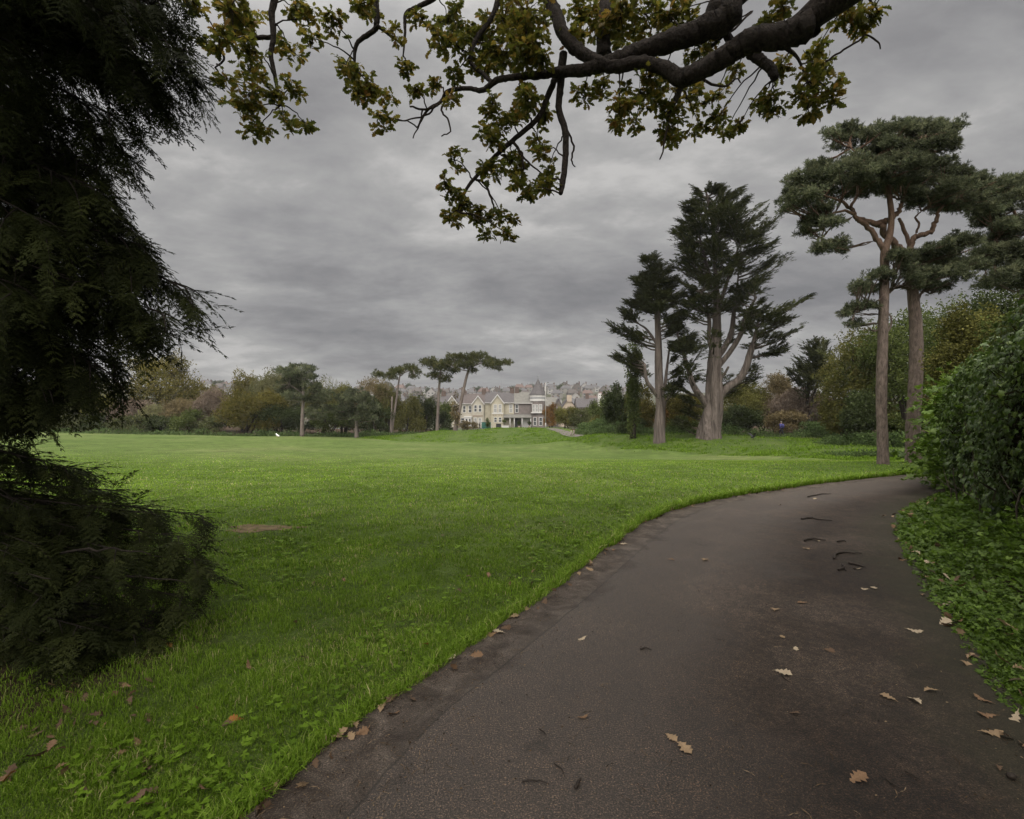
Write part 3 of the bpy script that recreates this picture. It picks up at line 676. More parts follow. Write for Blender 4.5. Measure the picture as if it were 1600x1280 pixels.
def tintarr(n, clump=0.5, spread=0.14):
    return np.column_stack([rng.beta(2, 2, n), np.clip(clump + rng.normal(0, spread, n), 0, 1)])
def pick(tm, n):
    k = rng.integers(0, len(tm), n); return [(tm[i], np.where(k == i)[0]) for i in range(len(tm))]
def put(mb, tm, pos, R, s, tint):
    s = np.broadcast_to(np.asarray(s, float), (len(pos),))
    for (tv, tf), k in pick(tm, len(pos)):
        if len(k): scatter(mb, tv, tf, pos[k], R[k], s[k], tint[k])
def rdir(n, zmin=-1.0):
    z = rng.uniform(zmin, 1, n); a = rng.uniform(0, 2 * np.pi, n); r = np.sqrt(1 - z * z)
    return np.column_stack([r * np.cos(a), r * np.sin(a), z])
def blob_crown(mb, c, R, n, size, tm, M=20, sub=0.36, zmin=-0.5, rin=0.45, rout=0.80, flat=0.8, upd=0.0):
    c = np.asarray(c, float); R = np.asarray(R, float)
    d = rdir(M, zmin); cc = c + d * R * rng.uniform(rin, rout, M)[:, None]
    rs = rng.uniform(0.7, 1.3, M); per = np.maximum(1, (n * rs ** 2 / np.sum(rs ** 2)).astype(int))
    for k in range(M):
        e = rdir(per[k], -0.8); rad = rng.uniform(0.15, 1, per[k]) ** 0.45
        rad *= 1 + 0.28 * np.sin(5 * e[:, 0] + k) * np.sin(4 * e[:, 2] + 2 * k)
        p = cc[k] + e * rad[:, None] * R * sub * rs[k] * np.array([1, 1, flat])
        if upd:
            Rm = frame(unit(e + np.array([0, 0, upd]) + rng.normal(0, .4, e.shape)), np.array([0, 0, 1.0]))
        else:
            Rm = rand_rot(per[k])
        put(mb, tm, p, Rm, size * rng.uniform(0.65, 1.3, per[k]), tintarr(per[k], rng.uniform(0.15, 0.85)))
    return cc

def shrub(name, label, cat, px, Y, hw, top, pal, n=1500, size=0.32, tm=SPRIG, group=None, M=16, bot=0.0, twigs=0, depth=None, stem=True, flat=0.8):
    """a bush or small tree: px, half width and top in the photograph's pixels at its true distance Y"""
    b = on_ground(px, Y); sc1 = Y / F
    W = hw * sc1; H = CAMZ - (top - HZ) * sc1 - b[2]; D = depth or min(W, 4.5)
    root = thing(name, b, label, cat, group)
    mb = MB(); z0 = bot * H
    cc = blob_crown(mb, (b[0], b[1], b[2] + z0 + (H - z0) * 0.46), (W, D, (H - z0) * 0.58), n, size, tm, M=M, zmin=-0.75, flat=flat)
    if twigs:
        tw = rdir(twigs, 0.0); pt = np.array([b[0], b[1], b[2] + H * .45]) + tw * np.array([W, D, H * .53]) * rng.uniform(.6, .97, twigs)[:, None]
        put(mb, TWIGGY, pt, frame(unit(tw + np.array([0, 0, .5])), np.array([0, 0, 1.])), size * rng.uniform(1.3, 2.4, twigs), tintarr(twigs, .6))
    mb.build('crown' if bot > 0.1 else 'foliage', M_PAL[pal], root)
    if stem:
        tb = MB()
        for k in range(1 if bot > 0.1 else 3):
            j = rng.integers(0, len(cc)); r0 = max(0.05, 0.022 * H)
            s0 = b + np.array([rng.normal(0, W * .1), rng.normal(0, .2), -0.1]) if bot <= 0.1 else b - np.array([0, 0, .1])
            tube(tb, [s0, s0 * .6 + cc[j] * .4 + np.array([0, 0, H * .1]), cc[j]], [r0, r0 * .7, r0 * .25], 7, 3)
        if bot > 0.1:
            for j in range(min(6, len(cc))):
                s0 = b + np.array([0, 0, z0 * rng.uniform(.8, 1.3) + .2])
                tube(tb, [s0, (s0 + cc[j]) / 2 + np.array([0, 0, .1 * H]), cc[j]], [r0 * .55, r0 * .3, r0 * .1], 6, 3)
        tb.build('trunk' if bot > 0.1 else 'stem', M_BARKD, root)
    return root

# ---------------------------------------------------------------- the dark drooping conifer at the left
def bough(fb, wb, p0, p1, sag, nside, nfr, size, tm, r0=0.03, side=0.55, start=0.22, drop=0.5, frac=1.0):
    p0, p1 = np.asarray(p0, float), np.asarray(p1, float); L_ = np.linalg.norm(p1 - p0)
    m1 = p0 + (p1 - p0) * .35 + np.array([0, 0, sag * .8]); m2 = p0 + (p1 - p0) * .7 + np.array([0, 0, sag * .35])
    cl = catmull(np.array([p0, m1, m2, p1]), 10)
    tube(wb, [p0, m1, m2, p1], [r0, r0 * .7, r0 * .4, r0 * .12], 6, 5, jit=.15)
    T = unit(np.gradient(cl, axis=0)); pos, dr = [], []
    for i in range(nside):
        t_ = start + (1 - start) * (i + rng.random()) / nside
        q = np.array([np.interp(t_, np.linspace(0, 1, len(cl)), cl[:, a]) for a in range(3)]); tt = T[min(len(cl) - 1, int(t_ * (len(cl) - 1)))]
        sg = -1 if i % 2 else 1
        lat = unit(np.cross(tt, [0, 0, 1])) * sg
        sl_ = side * (1.05 - 0.65 * t_) * rng.uniform(.6, 1.3)
        d = unit(tt * rng.uniform(.5, 1.1) + lat * rng.uniform(.3, 1.0) + np.array([0, 0, rng.uniform(-.55, .12)]))
        e = q + d * sl_ + np.array([0, 0, -drop * sl_ * .55])
        tube(wb, [q, q + d * sl_ * .55, e], [r0 * .3, r0 * .2, r0 * .08], 5, 3)
        for j in range(nfr):
            u = (j + rng.random()) / nfr; pp = q * (1 - u) ** 2 + 2 * u * (1 - u) * (q + d * sl_ * .55) + u * u * e
            dd = unit(d + rng.normal(0, .45, 3) + np.array([0, 0, -drop * rng.uniform(.3, 1.6)]))
            pos.append(pp); dr.append(dd)
    for j in range(int(nfr * 1.6)):
        u = 1 - .22 * rng.random(); pos.append(np.array([np.interp(u, np.linspace(0, 1, len(cl)), cl[:, a]) for a in range(3)]))
        dr.append(unit(T[-1] + rng.normal(0, .35, 3) + np.array([0, 0, -.25 * drop])))
    pos, dr = np.array(pos), np.array(dr); n = len(pos)
    put(fb, tm, pos, frame(dr, np.array([0, 0, 1.0])), size * rng.uniform(.6, 1.25, n), tintarr(n, rng.uniform(.25, .75)))
TX, TY = -5.0, 4.1
conifer = thing('conifer_tree', (TX, TY, 0), 'big dark conifer with drooping feathery boughs at the left, sweeping down to the grass', 'tree')
fb, wb, sb_, sw = MB(), MB(), MB(), MB()
tips = [(330, 150, 4.2), (322, 118, 4.0), (300, 70, 4.4), (275, 175, 4.3), (250, 150, 3.9), (222, 255, 4.2), (215, 212, 4.0), (200, 300, 4.3), (190, 330, 3.9), (206, 345, 4.4), (238, 375, 4.2), (262, 418, 4.1), (240, 455, 4.0), (268, 440, 4.4),
        (334, 490, 4.3), (285, 525, 4.0), (262, 520, 4.4), (240, 552, 4.1), (205, 590, 4.2), (180, 610, 3.9), (150, 612, 4.3), (110, 640, 4.0), (70, 655, 4.2), (30, 650, 4.4), (230, 120, 4.6), (270, 40, 4.1), (240, 10, 4.3), (285, -20, 4.2), (215, 60, 3.8)]
for px, py, Y in tips:
    e = P(px - (44 if 180 < py < 430 else 30), py - 34, Y); z0 = e[2] + rng.uniform(.35, .9)
    bough(fb, wb, (TX + .1, TY, z0), e, rng.uniform(.10, .3), 15, 7, .30, FROND, .03, .62)
for k in range(66):
    px, py, Y = rng.uniform(-260, 190), rng.uniform(-160, 570), rng.uniform(3.1, 5.8)
    px = min(px, 190 - max(0, py - 330) * .38)
    e = P(px, py, Y)
    bough(fb, wb, (TX, TY, e[2] + rng.uniform(.3, 1.0)), e, rng.uniform(.05, .3), 11, 6, .30, FROND, .02, .65, start=.15)
for k in range(90):            # the rest of the crown above and around the trunk
    a = rng.uniform(0, 2 * np.pi); z = rng.uniform(5.0, 11.5); r = (12.5 - z) / 7.5 * 2.6 + .2
    e = np.array([TX + r * math.cos(a), TY + r * math.sin(a), z])
    if e[1] < .3 or (e[0] / e[1] * F + 800 < 20): bough(fb, wb, (TX, TY, z + .4), e, .2, 8, 5, .5, SPRAY, .03, .8, start=.1)
    elif e[0] / e[1] * F + 800 < 190: bough(fb, wb, (TX, TY, z + .4), e, .2, 10, 6, .32, FROND, .02, .65, start=.2)
for k in range(26):
    a = rng.uniform(2.2, 5.2); z = rng.uniform(.8, 5.0); r = 2.8
    bough(fb, wb, (TX, TY, z + .5), (TX + r * math.cos(a), TY + r * math.sin(a), z), .2, 8, 5, .5, SPRAY, .03, .8, start=.1)
stips = [(52, 690, 4.2), (110, 712, 4.0), (152, 716, 4.4), (188, 748, 4.1), (165, 775, 3.8), (232, 776, 4.2), (250, 800, 4.0), (322, 802, 4.2), (290, 835, 3.9), (310, 848, 4.2), (318, 872, 3.8), (345, 900, 4.0), (320, 880, 4.3), (296, 930, 3.7), (270, 962, 3.9), (240, 990, 3.6), (215, 1015, 3.5), (190, 1040, 3.6), (150, 1060, 3.3), (100, 1070, 3.2), (210, 860, 3.5), (160, 900, 3.4), (120, 820, 3.6), (70, 930, 3.2), (60, 780, 3.5), (20, 850, 3.2), (150, 980, 3.2)]
for px, py, Y in stips:
    e = P(px - 4, py + (18 if py < 800 else 4), Y); e[2] = max(e[2], .12)
    bough(sb_, sw, (TX + .1, TY, max(.25, e[2] + rng.uniform(-.05, .35))), e, rng.uniform(.03, .12), 11, 6, .235, FROND, .018, .34, drop=.2)
for k in range(22):
    py = rng.uniform(745, 1030); px, Y = rng.uniform(-330, np.interp(py, [745, 850, 1030], [60, 200, 150])), rng.uniform(3.0, 4.6)
    e = P(px, py, Y); e[2] = max(e[2], .15)
    bough(sb_, sw, (TX, TY, e[2] + rng.uniform(0, .4)), e, rng.uniform(.02, .1), 10, 6, .24, FROND, .016, .5, start=.15)
tb = MB()
tube(tb, [(TX, TY, -.2), (TX - .05, TY, 2), (TX, TY + .05, 6), (TX, TY, 12.5)], [.34, .27, .2, .03], 12, 5, knob=.05, flute=.06)
tb.build('trunk', M_BARKD, conifer)
cr_ = fb.build('crown', M_CONIF, conifer); wb.build('branches', M_BARKD, cr_)
sk = sb_.build('lower_crown', M_CONIF, conifer)
for k in range(3):
    px, py, Y = [(60, 900, 3.1), (215, 860, 3.4), (270, 905, 3.5), (130, 965, 3.1), (90, 850, 3.2)][k]
    tube(sw, [P(px - 120, py + 5, Y), P(px - 50, py - 4, Y), P(px + 20, py + 6, Y)], [.009, .007, .003], 6, 5, jit=1.2)
sw.build('branches', barkmat('grey_dead_twigs', (0.012, 0.009, 0.008), (0.036, 0.030, 0.025), 18), sk)

# ---------------------------------------------------------------- the oak whose boughs hang over the path
OT = np.array([8.6, 0.4, 0.0])
oak = thing('oak_tree', OT, 'oak with thick bare limbs and yellowing lobed leaves hanging into the top of the view', 'tree')
def limb(pts, Y0, Y1, name='limb', k=5, sides=12, knob=.035, parent=None, pre=None):
    n = len(pts); Ys = np.linspace(Y0, Y1, n)
    q = [P(a, b_, y) for (a, b_, r), y in zip(pts, Ys)]; r = [r * y / F for (a, b_, r), y in zip(pts, Ys)]
    if pre is not None:
        q = [np.array(p[:3]) for p in pre] + q; r = [p[3] for p in pre] + r
    mb = MB(); r = [v_ * .80 for v_ in r]; cl = tube(mb, q, r, 18, k + 3, knob=knob + .02, flute=.045, jit=.055)
    return mb, cl
limbs = []
def add_limb(pts, Y0, Y1, **kw):
    mb, cl = limb(pts, Y0, Y1, **kw); mb.build('limb' if pts[0][2] > 7 else 'branch', M_OAKB, oak); limbs.append(cl); return cl
tb = MB(); tube(tb, [OT + (0, 0, -.3), OT + (0, 0, 2.5), OT + (-.1, .1, 5), OT + (0, .2, 7.6), OT + (.3, .5, 11)], [.62, .46, .42, .36, .15], 16, 5, knob=.03, flute=.05)
tb.build('trunk', M_OAKB, oak)
add_limb([(1312, -6, 28), (1262, 40, 25), (1225, 56, 24), (1180, 62, 22), (1150, 76, 20), (1120, 96, 18), (1085, 116, 17), (1064, 121, 16), (1035, 106, 13), (1000, 98, 12), (960, 105, 12), (930, 95, 12), (900, 76, 12), (878, 50, 12), (868, 20, 12), (850, -14, 12), (820, -60, 10)], 5.6, 7.2, pre=[(8.5, .6, 7.0, .34), (6.6, 3.2, 7.5, .30)])
add_limb([(1175, -40, 27), (1140, 22, 25), (1100, 45, 22), (1060, 60, 20), (1010, 78, 17), (960, 95, 14), (920, 108, 12), (880, 112, 10), (840, 117, 8), (800, 121, 6), (775, 126, 6), (755, 141, 5), (730, 138, 4), (700, 143, 4), (688, 160, 3.2), (668, 172, 2.6), (652, 200, 1.5)], 6.2, 7.6, pre=[(8.6, .6, 7.8, .32), (6.2, 3.6, 8.4, .28)])
add_limb([(880, 84, 8), (876, 130, 7), (873, 170, 6), (882, 200, 6), (884, 240, 6), (879, 285, 5.5), (876, 303, 4)], 7.0, 6.6)
add_limb([(872, 112, 6.5), (856, 150, 5.5), (840, 185, 5), (800, 220, 4.5), (770, 248, 4), (745, 275, 3.5), (728, 297, 3), (715, 330, 2)], 7.0, 7.0, k=4)
add_limb([(945, 88, 14), (942, 40, 12), (952, -20, 12), (975, -70, 10)], 7.1, 7.6)
add_limb([(434, -60, 8), (430, -8, 6.5), (425, 20, 6), (427, 60, 5.2), (423, 85, 4.5), (428, 110, 4), (433, 138, 3), (438, 165, 2)], 7.0, 7.0, pre=[(0.2, 5.6, 8.6, .10), (-2.0, 6.4, 8.4, .085)])
add_limb([(426, 58, 4.2), (395, 60, 4), (345, 66, 3), (350, 92, 2), (336, 106, 1.3)], 7.0, 7.0)
add_limb([(590, -50, 7), (587, -4, 6), (589, 35, 5.5), (584, 48, 5), (560, 65, 4), (554, 85, 3), (556, 112, 1.8)], 7.0, 7.1, pre=[(-.4, 6.6, 8.5, .08)])
add_limb([(588, 40, 3.5), (600, 48, 3), (612, 58, 2)], 7.0, 7.1)
add_limb([(700, -40, 6), (681, -6, 5), (655, 10, 4), (634, 22, 3.5), (633, 52, 2.5), (630, 88, 1.4)], 7.3, 7.2, pre=[(.6, 6.8, 8.5, .07)])
add_limb([(790, -50, 7), (772, 20, 5), (745, 60, 4.5), (735, 95, 4), (757, 118, 4), (768, 128, 4)], 7.4, 7.1)
add_limb([(1066, 124, 10), (1058, 150, 6), (1045, 178, 3.5)], 6.6, 6.6)
add_limb([(1172, 82, 10), (1192, 96, 9.5), (1206, 110, 9), (1211, 122, 7)], 6.3, 6.1, knob=.05)
add_limb([(1224, 72, 5), (1244, 88, 3), (1254, 108, 2), (1262, 130, 1.4)], 6.2, 6.2)
add_limb([(1150, 78, 7), (1132, 50, 8), (1120, 40, 8)], 6.4, 6.7)
DT = MB()          # the bare hanging twigs
for pts, Y in [([(1290, 96, 1.6), (1312, 82, 1.6), (1340, 65, 1.5), (1352, 55, 1.3), (1368, 62, 1.3), (1376, 76, 1)], 6.2), ([(1345, -30, 2.4), (1360, 0, 1.8), (1372, 16, 1.4), (1379, 24, 1)], 6.1), ([(700, 150, 2.2), (690, 172, 1.6), (698, 185, 1.4), (704, 205, 1.2), (690, 212, 1)], 7.2), ([(700, 146, 2.4), (684, 165, 2), (660, 172, 1.8), (640, 165, 1.4)], 7.2), ([(684, 165, 1.8), (664, 180, 1.5), (634, 188, 1.1), (618, 188, .9)], 7.2),
               ([(876, 170, 2), (886, 200, 1.6), (896, 228, 1.6), (893, 250, 1.3), (899, 261, .9)], 7), ([(742, 278, 2.2), (758, 288, 1.9), (768, 310, 1.6), (771, 332, 1.2)], 7), ([(800, 222, 2.6), (813, 238, 2.2), (818, 262, 1.8)], 7), ([(812, 236, 1.8), (824, 252, 1.6), (845, 270, 1.2)], 7), ([(1045, 178, 1.8), (1038, 225, 1.4), (1031, 250, 1)], 6.6), ([(1090, 120, 2.6), (1130, 135, 1.8), (1150, 122, 1.3), (1157, 130, 1)], 6.5), ([(660, 172, 1.4), (655, 195, 1.2), (645, 215, .9)], 7.2), ([(1112, 72, 2.5), (1175, 20, 1.3), (1160, 26, 1)], 6.6)]:
    DT = MB(); tube(DT, [P(a, b_, Y) for a, b_, r in pts], [r * Y / F for a, b_, r in pts], 6, 4, jit=.5); DT.build('bare_twig', M_TWIG, oak)
CL = [(301,2,20),(360,14,45),(381,38,40),(346,52,28),(322,60,18),(399,80,25),(455,80,28),(462,17,22),(490,31,22),(521,38,22),(486,60,16),(392,101,28),(350,119,15),(367,157,15),(392,147,28),(427,150,20),(458,140,18),(406,203,25),(444,189,22),(476,192,18),(395,175,22),
 (581,25,20),(616,56,14),(570,3,20),(553,115,32),(539,108,20),(577,140,28),(605,154,15),(591,185,22),(560,147,20),(637,108,22),(651,140,18),(679,130,16),(703,150,14),(651,21,18),(700,28,40),(686,63,25),(717,70,35),(752,52,45),(787,28,50),(822,21,45),(752,94,35),(787,84,40),(822,70,40),(714,115,20),
 (770,165,22),(791,182,28),(763,206,22),(822,150,25),(711,251,18),(700,292,18),(716,300,14),(702,344,16),(714,333,12),(727,316,12),(742,344,14),(742,325,10),(767,337,16),(789,344,22),(764,362,12),(792,365,14),(777,267,25),(761,259,14),(799,251,18),(805,275,25),(820,297,25),(842,294,22),(856,287,16),(856,266,18),(845,234,12),(839,220,12),(770,216,22),
 (811,56,35),(822,86,30),(822,157,25),(845,94,22),(815,180,20),(852,187,18),(845,232,12),(912,19,40),(969,15,45),(1010,22,40),(1044,22,40),(1070,15,25),(969,45,35),(931,41,30),(897,56,25),(912,150,22),(942,131,25),(969,169,30),(961,195,18),(991,199,16),(1002,150,40),(1032,131,35),(1044,169,35),(1040,210,22),(1059,214,16),(1077,150,35),(1092,195,20),(1100,75,22),(1085,79,20),(1119,187,20),(1137,202,18),(1160,187,15),(1122,150,20),(1152,105,10),
 (1201,30,22),(1224,7,20),(1220,105,18),(1205,150,16),(1209,176,16),(1190,165,14),(1276,75,22),(1284,112,30),(1261,112,15),(1272,157,28),(1299,146,22),(1250,150,14),(1265,176,14),(1321,22,22),(1340,26,24),(1351,41,14),(1355,26,14)]
allp = np.vstack(limbs)
ob_, tw = MB(), MB(); pos, cval, dirs = [], [], []
for px, py, r in CL:
    Y = rng.uniform(6.5, 7.7) if px < 1150 else rng.uniform(5.9, 6.7)
    c = P(px, py, Y); R_ = r * Y / F
    k = np.argmin(np.linalg.norm((allp - c) * np.array([1, .5, 1]), axis=1)); s0 = allp[k]
    tube(tw, [s0, s0 * .5 + c * .5 + np.array([0, 0, .06]), c, c + np.array([rng.normal(0, .05), 0, -R_ * .5])], [.012, .008, .005, .002], 5, 4, jit=1.0)
    n = int(20 + 0.105 * r * r)
    ns = max(4, n // 8)                               # leaves sit in rosettes at the twig ends
    sub = c + rdir(ns) * R_ * np.array([.80, 1.0, .80]) * (rng.random(ns) ** .5)[:, None]
    for s_ in sub:
        tube(tw, [c, (c + s_) / 2 + rng.normal(0, .02, 3), s_], [.005, .004, .002], 4, 2)
    ri = rng.integers(0, ns, n); dl = unit(rng.normal(0, 1, (n, 3)) * np.array([1, 1, .45]) + np.array([0, 0, -.25])); pos.append(sub[ri] + dl * .018 + rng.normal(0, .014, (n, 3))); dirs.append(dl); cval.append(np.full(n, np.clip(.5 + rng.normal(0, .22), .05, .95)))
pos = np.vstack(pos); cval = np.concatenate(cval); n = len(pos)
dr = np.vstack(dirs)
Rm = frame(dr, unit(np.array([0, .25, 1.0]) + rng.normal(0, .42, (n, 3))))
tn = np.column_stack([np.clip(rng.beta(1.6, 2.6, n) + .25 * (cval - .5), 0, 1), np.clip(.5 + rng.normal(0, .2, n), 0, 1)])
put(ob_, OAK, pos, Rm, rng.uniform(.075, .128, n), tn)
crown = ob_.build('crown', M_OAKL, oak)
tw.build('twigs', M_TWIG, oak)
# the rest of its crown, overhead and behind: real leaves and boughs that shade the path
ov, ow = MB(), MB()
for k in range(116):
    while True:
        x, y = rng.uniform(-9, 15), rng.uniform(-11, 7.5)
        z = rng.uniform(5.6, 11.5)
        if y > 1.5 and rng.random() > .22: continue
        if z > 1.6 + .86 * max(y, 0) + 2.1 and (x - 3.0) ** 2 / 12 ** 2 + (y + 2) ** 2 / 9.8 ** 2 < 1: break
    c = np.array([x, y, z]); s0 = OT + np.array([0, .2, rng.uniform(4.5, 9)])
    if k % 3 == 0: tube(ow, [s0, s0 * .5 + c * .5 + np.array([0, 0, .8]), c], [.11, .06, .015], 6, 5, jit=.2)
    q = c + rng.normal(0, 1, (70, 3)) * np.array([.75, .75, .4]); q = q[q[:, 2] > 1.6 + .84 * np.maximum(q[:, 1], 0) + .75]; nn = len(q)
    put(ov, SPRIG, q, rand_rot(nn), rng.uniform(.22, .42, nn), np.column_stack([rng.beta(1.6, 2.6, nn), rng.beta(2, 2, nn)]))
ov.build('upper_crown', M_OAKL, oak); ow.build('branches', M_OAKB, oak)
# ---------------------------------------------------------------- pines
def pine(name, label, base, trunk, br, pads, Y, n, size, bark, leaf, group=None, dspread=1.0, tm=NEEDLE, sides=10, knob=.03, dead=None):
    """trunk / br: pixel polylines with radii; pads: flat needle clumps (px, py, rx, ry)"""
    x, y, z = base
    root = thing(name, base, label, 'tree', group); s1 = Y / F
    trunk = [(a, b_, r * .84) for a, b_, r in trunk]; br = [[(a, b_, r * .8) for a, b_, r in q_] for q_ in br]
    tb = MB(); q = [P(a, b_, Y) for a, b_, r in trunk]; q[0][2] = z - .15
    skel = tube(tb, q, [r * s1 for a, b_, r in trunk], sides, 6, knob=knob)
    tr = tb.build('trunk', bark, root)
    bb = MB(); sk_ = [skel]
    for pts in br:
        off = rng.uniform(-.6, .6) * dspread
        m = len(pts); sk_.append(tube(bb, [P(a, b_, Y + off * i / m) for i, (a, b_, r) in enumerate(pts)], [r * s1 for a, b_, r in pts], 8, 5, knob=.03, jit=.25))
    nb = MB(); al = np.vstack(sk_); area = np.array([p[2] * p[3] for p in pads], float) ** .85; tot = area.sum()
    pads = list(pads)
    for p in list(pads):                                  # ragged outlying sprigs round each pad
        for j in range(3):
            aa = rng.uniform(-.4, math.pi + .4); pads.append((p[0] + p[2] * 1.05 * math.cos(aa), p[1] - p[3] * .75 * math.sin(aa) + 2, p[2] * .36, p[3] * .42))
    area = np.array([p[2] * p[3] for p in pads], float) ** .85; tot = area.sum()
    for p, a in zip(pads, area):
        px, py, rx, ry = p[:4]
        c = P(px, py, Y + rng.uniform(-1, 1) * dspread * 1.1); R = np.array([rx * s1 * 1.08, max(rx * s1 * .9, .35), ry * s1 * 1.05])
        k = np.argmin(np.linalg.norm(al - c, axis=1) + .35 * np.maximum(0, al[:, 2] - c[2] + .1)); s0 = al[k]
        for j in range(3):
            e = c + rdir(1)[0] * R * np.array([.75, .75, .3]) - np.array([0, 0, R[2] * .25])
            tube(bb, [s0, s0 * .55 + c * .45 + np.array([0, 0, -.1 * rng.random()]), e], [.035 * s1 / .022 ** .5 * .15 + .012, .02, .006], 5, 4, jit=.8)
        per = max(6, int(n * a / tot)); M = max(5, per // 9); cl_ = rng.uniform(.25, .75)
        sub = c + rdir(M, -.45) * R * (rng.random(M) ** .45 * rng.uniform(.8, 1.25, M))[:, None]      # shoots: small balls of needle tufts
        idx = rng.integers(0, M, per); e = rdir(per, -.5)
        pp = sub[idx] + e * (rng.random(per) ** .5)[:, None] * size * 1.15
        put(nb, tm, pp, frame(unit(e + np.array([0, 0, .7])), rdir(per)), size * rng.uniform(.7, 1.25, per), np.column_stack([rng.beta(2, 2, per), np.clip(cl_ + rng.uniform(-.4, .4, M)[idx] + rng.normal(0, .08, per), 0, 1)]))
    bb.build('branches', bark, tr)
    nb.build('crown', leaf, root)
    return root
Y = 17.5
b1 = on_ground(1380, Y)
padsA = [(1320,212,28,12),(1350,222,38,13),(1400,208,34,13),(1440,205,30,12),(1475,198,20,9),(1460,226,32,14),(1420,236,40,15),(1380,246,42,14),(1300,262,30,11),(1270,280,32,11),(1246,295,18,11),(1330,272,42,13),(1400,264,42,16)]
padsA2 = [(1300,300,42,12),(1260,312,28,11),(1240,325,13,9),(1350,290,38,12),(1290,330,24,8),(1272,345,14,8),(1262,362,9,11),(1282,388,9,13),(1313,388,9,14),(1300,352,14,8),(1350,480,20,6),(1330,490,14,6),(1360,455,16,8),(1372,432,16,8),(1340,447,10,5),(1335,508,10,5)]
pine('scots_pine', 'tall pine with slimmer straight trunk, left one of the two beside the path', b1,
     [(1380, 728, 10.5), (1379, 690, 9), (1377, 620, 8.8), (1379, 540, 8.4), (1381, 470, 8), (1382, 425, 7.6), (1383, 392, 7), (1390, 368, 5.5), (1393, 340, 5), (1390, 310, 4.5), (1386, 280, 4), (1390, 245, 2.5)],
     [[(1382, 395, 5), (1370, 372, 5), (1352, 353, 4.5), (1338, 340, 4), (1329, 325, 3.6), (1308, 312, 2.4), (1285, 305, 1.4)], [(1334, 335, 3), (1320, 330, 2.4), (1296, 338, 1.6), (1283, 372, 1)], [(1329, 325, 3), (1340, 300, 2.4), (1335, 275, 1.5)], [(1390, 290, 3), (1360, 262, 2.2), (1330, 232, 1.2)], [(1390, 285, 3), (1410, 250, 2.2), (1440, 215, 1.2)], [(1384, 440, 2), (1366, 446, 1.6), (1348, 452, 1)], [(1384, 520, 2), (1391, 512, 2), (1393, 498, 1.6), (1386, 486, 1.2)], [(1380, 465, 1.6), (1360, 476, 1.2), (1335, 488, .8)]],
     padsA + padsA2, Y, 13500, .135, M_PINEB, M_PINE, 'pair of tall pines beside the path')
padsB = [(1440,262,34,14),(1480,275,30,11),(1510,285,28,9),(1543,290,16,7),(1420,292,42,15),(1470,300,42,13),(1500,310,30,11),(1450,318,30,10),(1525,302,20,8),(1482,325,24,9),(1400,405,18,9),(1440,410,28,10),(1470,396,28,12),(1500,380,24,11),(1470,430,34,11),(1435,430,22,9),(1500,415,22,10),(1450,450,24,8),(1412,418,12,6)]
b2 = on_ground(1430, 17.9)
pine('scots_pine', 'tall pine with thicker scaly trunk and twisted limbs, right one beside the path', b2,
     [(1429, 730, 15), (1427, 690, 12), (1428, 640, 11.5), (1432, 570, 11), (1431, 510, 10), (1427, 465, 9), (1423, 430, 8.4), (1421, 402, 8)],
     [[(1421, 405, 7), (1405, 386, 6.5), (1386, 368, 6), (1372, 352, 5.5), (1356, 345, 5), (1338, 342, 4)], [(1366, 350, 5), (1380, 347, 5.5), (1394, 341, 5), (1404, 330, 4.5), (1410, 312, 3)], [(1421, 402, 6), (1425, 380, 5.5), (1430, 369, 5), (1446, 366, 4.6), (1456, 360, 4.4), (1463, 346, 4), (1467, 330, 3), (1480, 312, 1.8)], [(1422, 400, 4), (1418, 372, 3.6), (1410, 352, 3.2), (1404, 342, 2.6)], [(1432, 364, 2), (1436, 350, 2), (1430, 340, 1.8), (1440, 330, 1)], [(1428, 475, 3), (1446, 452, 2.2), (1468, 435, 1.2)], [(1424, 420, 3), (1445, 412, 2), (1470, 402, 1)], [(1427, 452, 4), (1400, 448, 3.5), (1388, 458, 3)]],
     padsB, 17.9, 10500, .135, M_PINEB, M_PINE, 'pair of tall pines beside the path')
b3 = on_ground(1610, 20)
padsC = [(1560,302,28,16),(1590,288,22,14),(1572,330,34,16),(1540,348,24,13),(1592,356,26,18),(1576,395,30,14),(1540,402,18,9),(1522,420,22,9),(1620,300,34,18),(1630,350,34,20),(1560,372,22,9),(1640,400,34,18),(1660,330,30,18),(1552,322,16,8),(1590,428,26,11),(1556,445,20,8),(1612,440,30,12),(1585,405,24,11)]
pine('scots_pine', 'pine crown reaching in from the right edge of the view above the hedge', b3, [(1612, 740, 14), (1608, 640, 12), (1604, 520, 11), (1606, 430, 9), (1615, 350, 6), (1625, 300, 3)],
     [[(1606, 425, 4), (1580, 405, 3.4), (1560, 392, 2.4), (1545, 400, 1.4)], [(1606, 420, 5), (1568, 400, 4), (1557, 378, 3), (1565, 350, 2)], [(1612, 370, 4), (1590, 340, 3), (1570, 315, 1.5)]], padsC, 20, 8000, .18, M_PINEB, M_PINE)

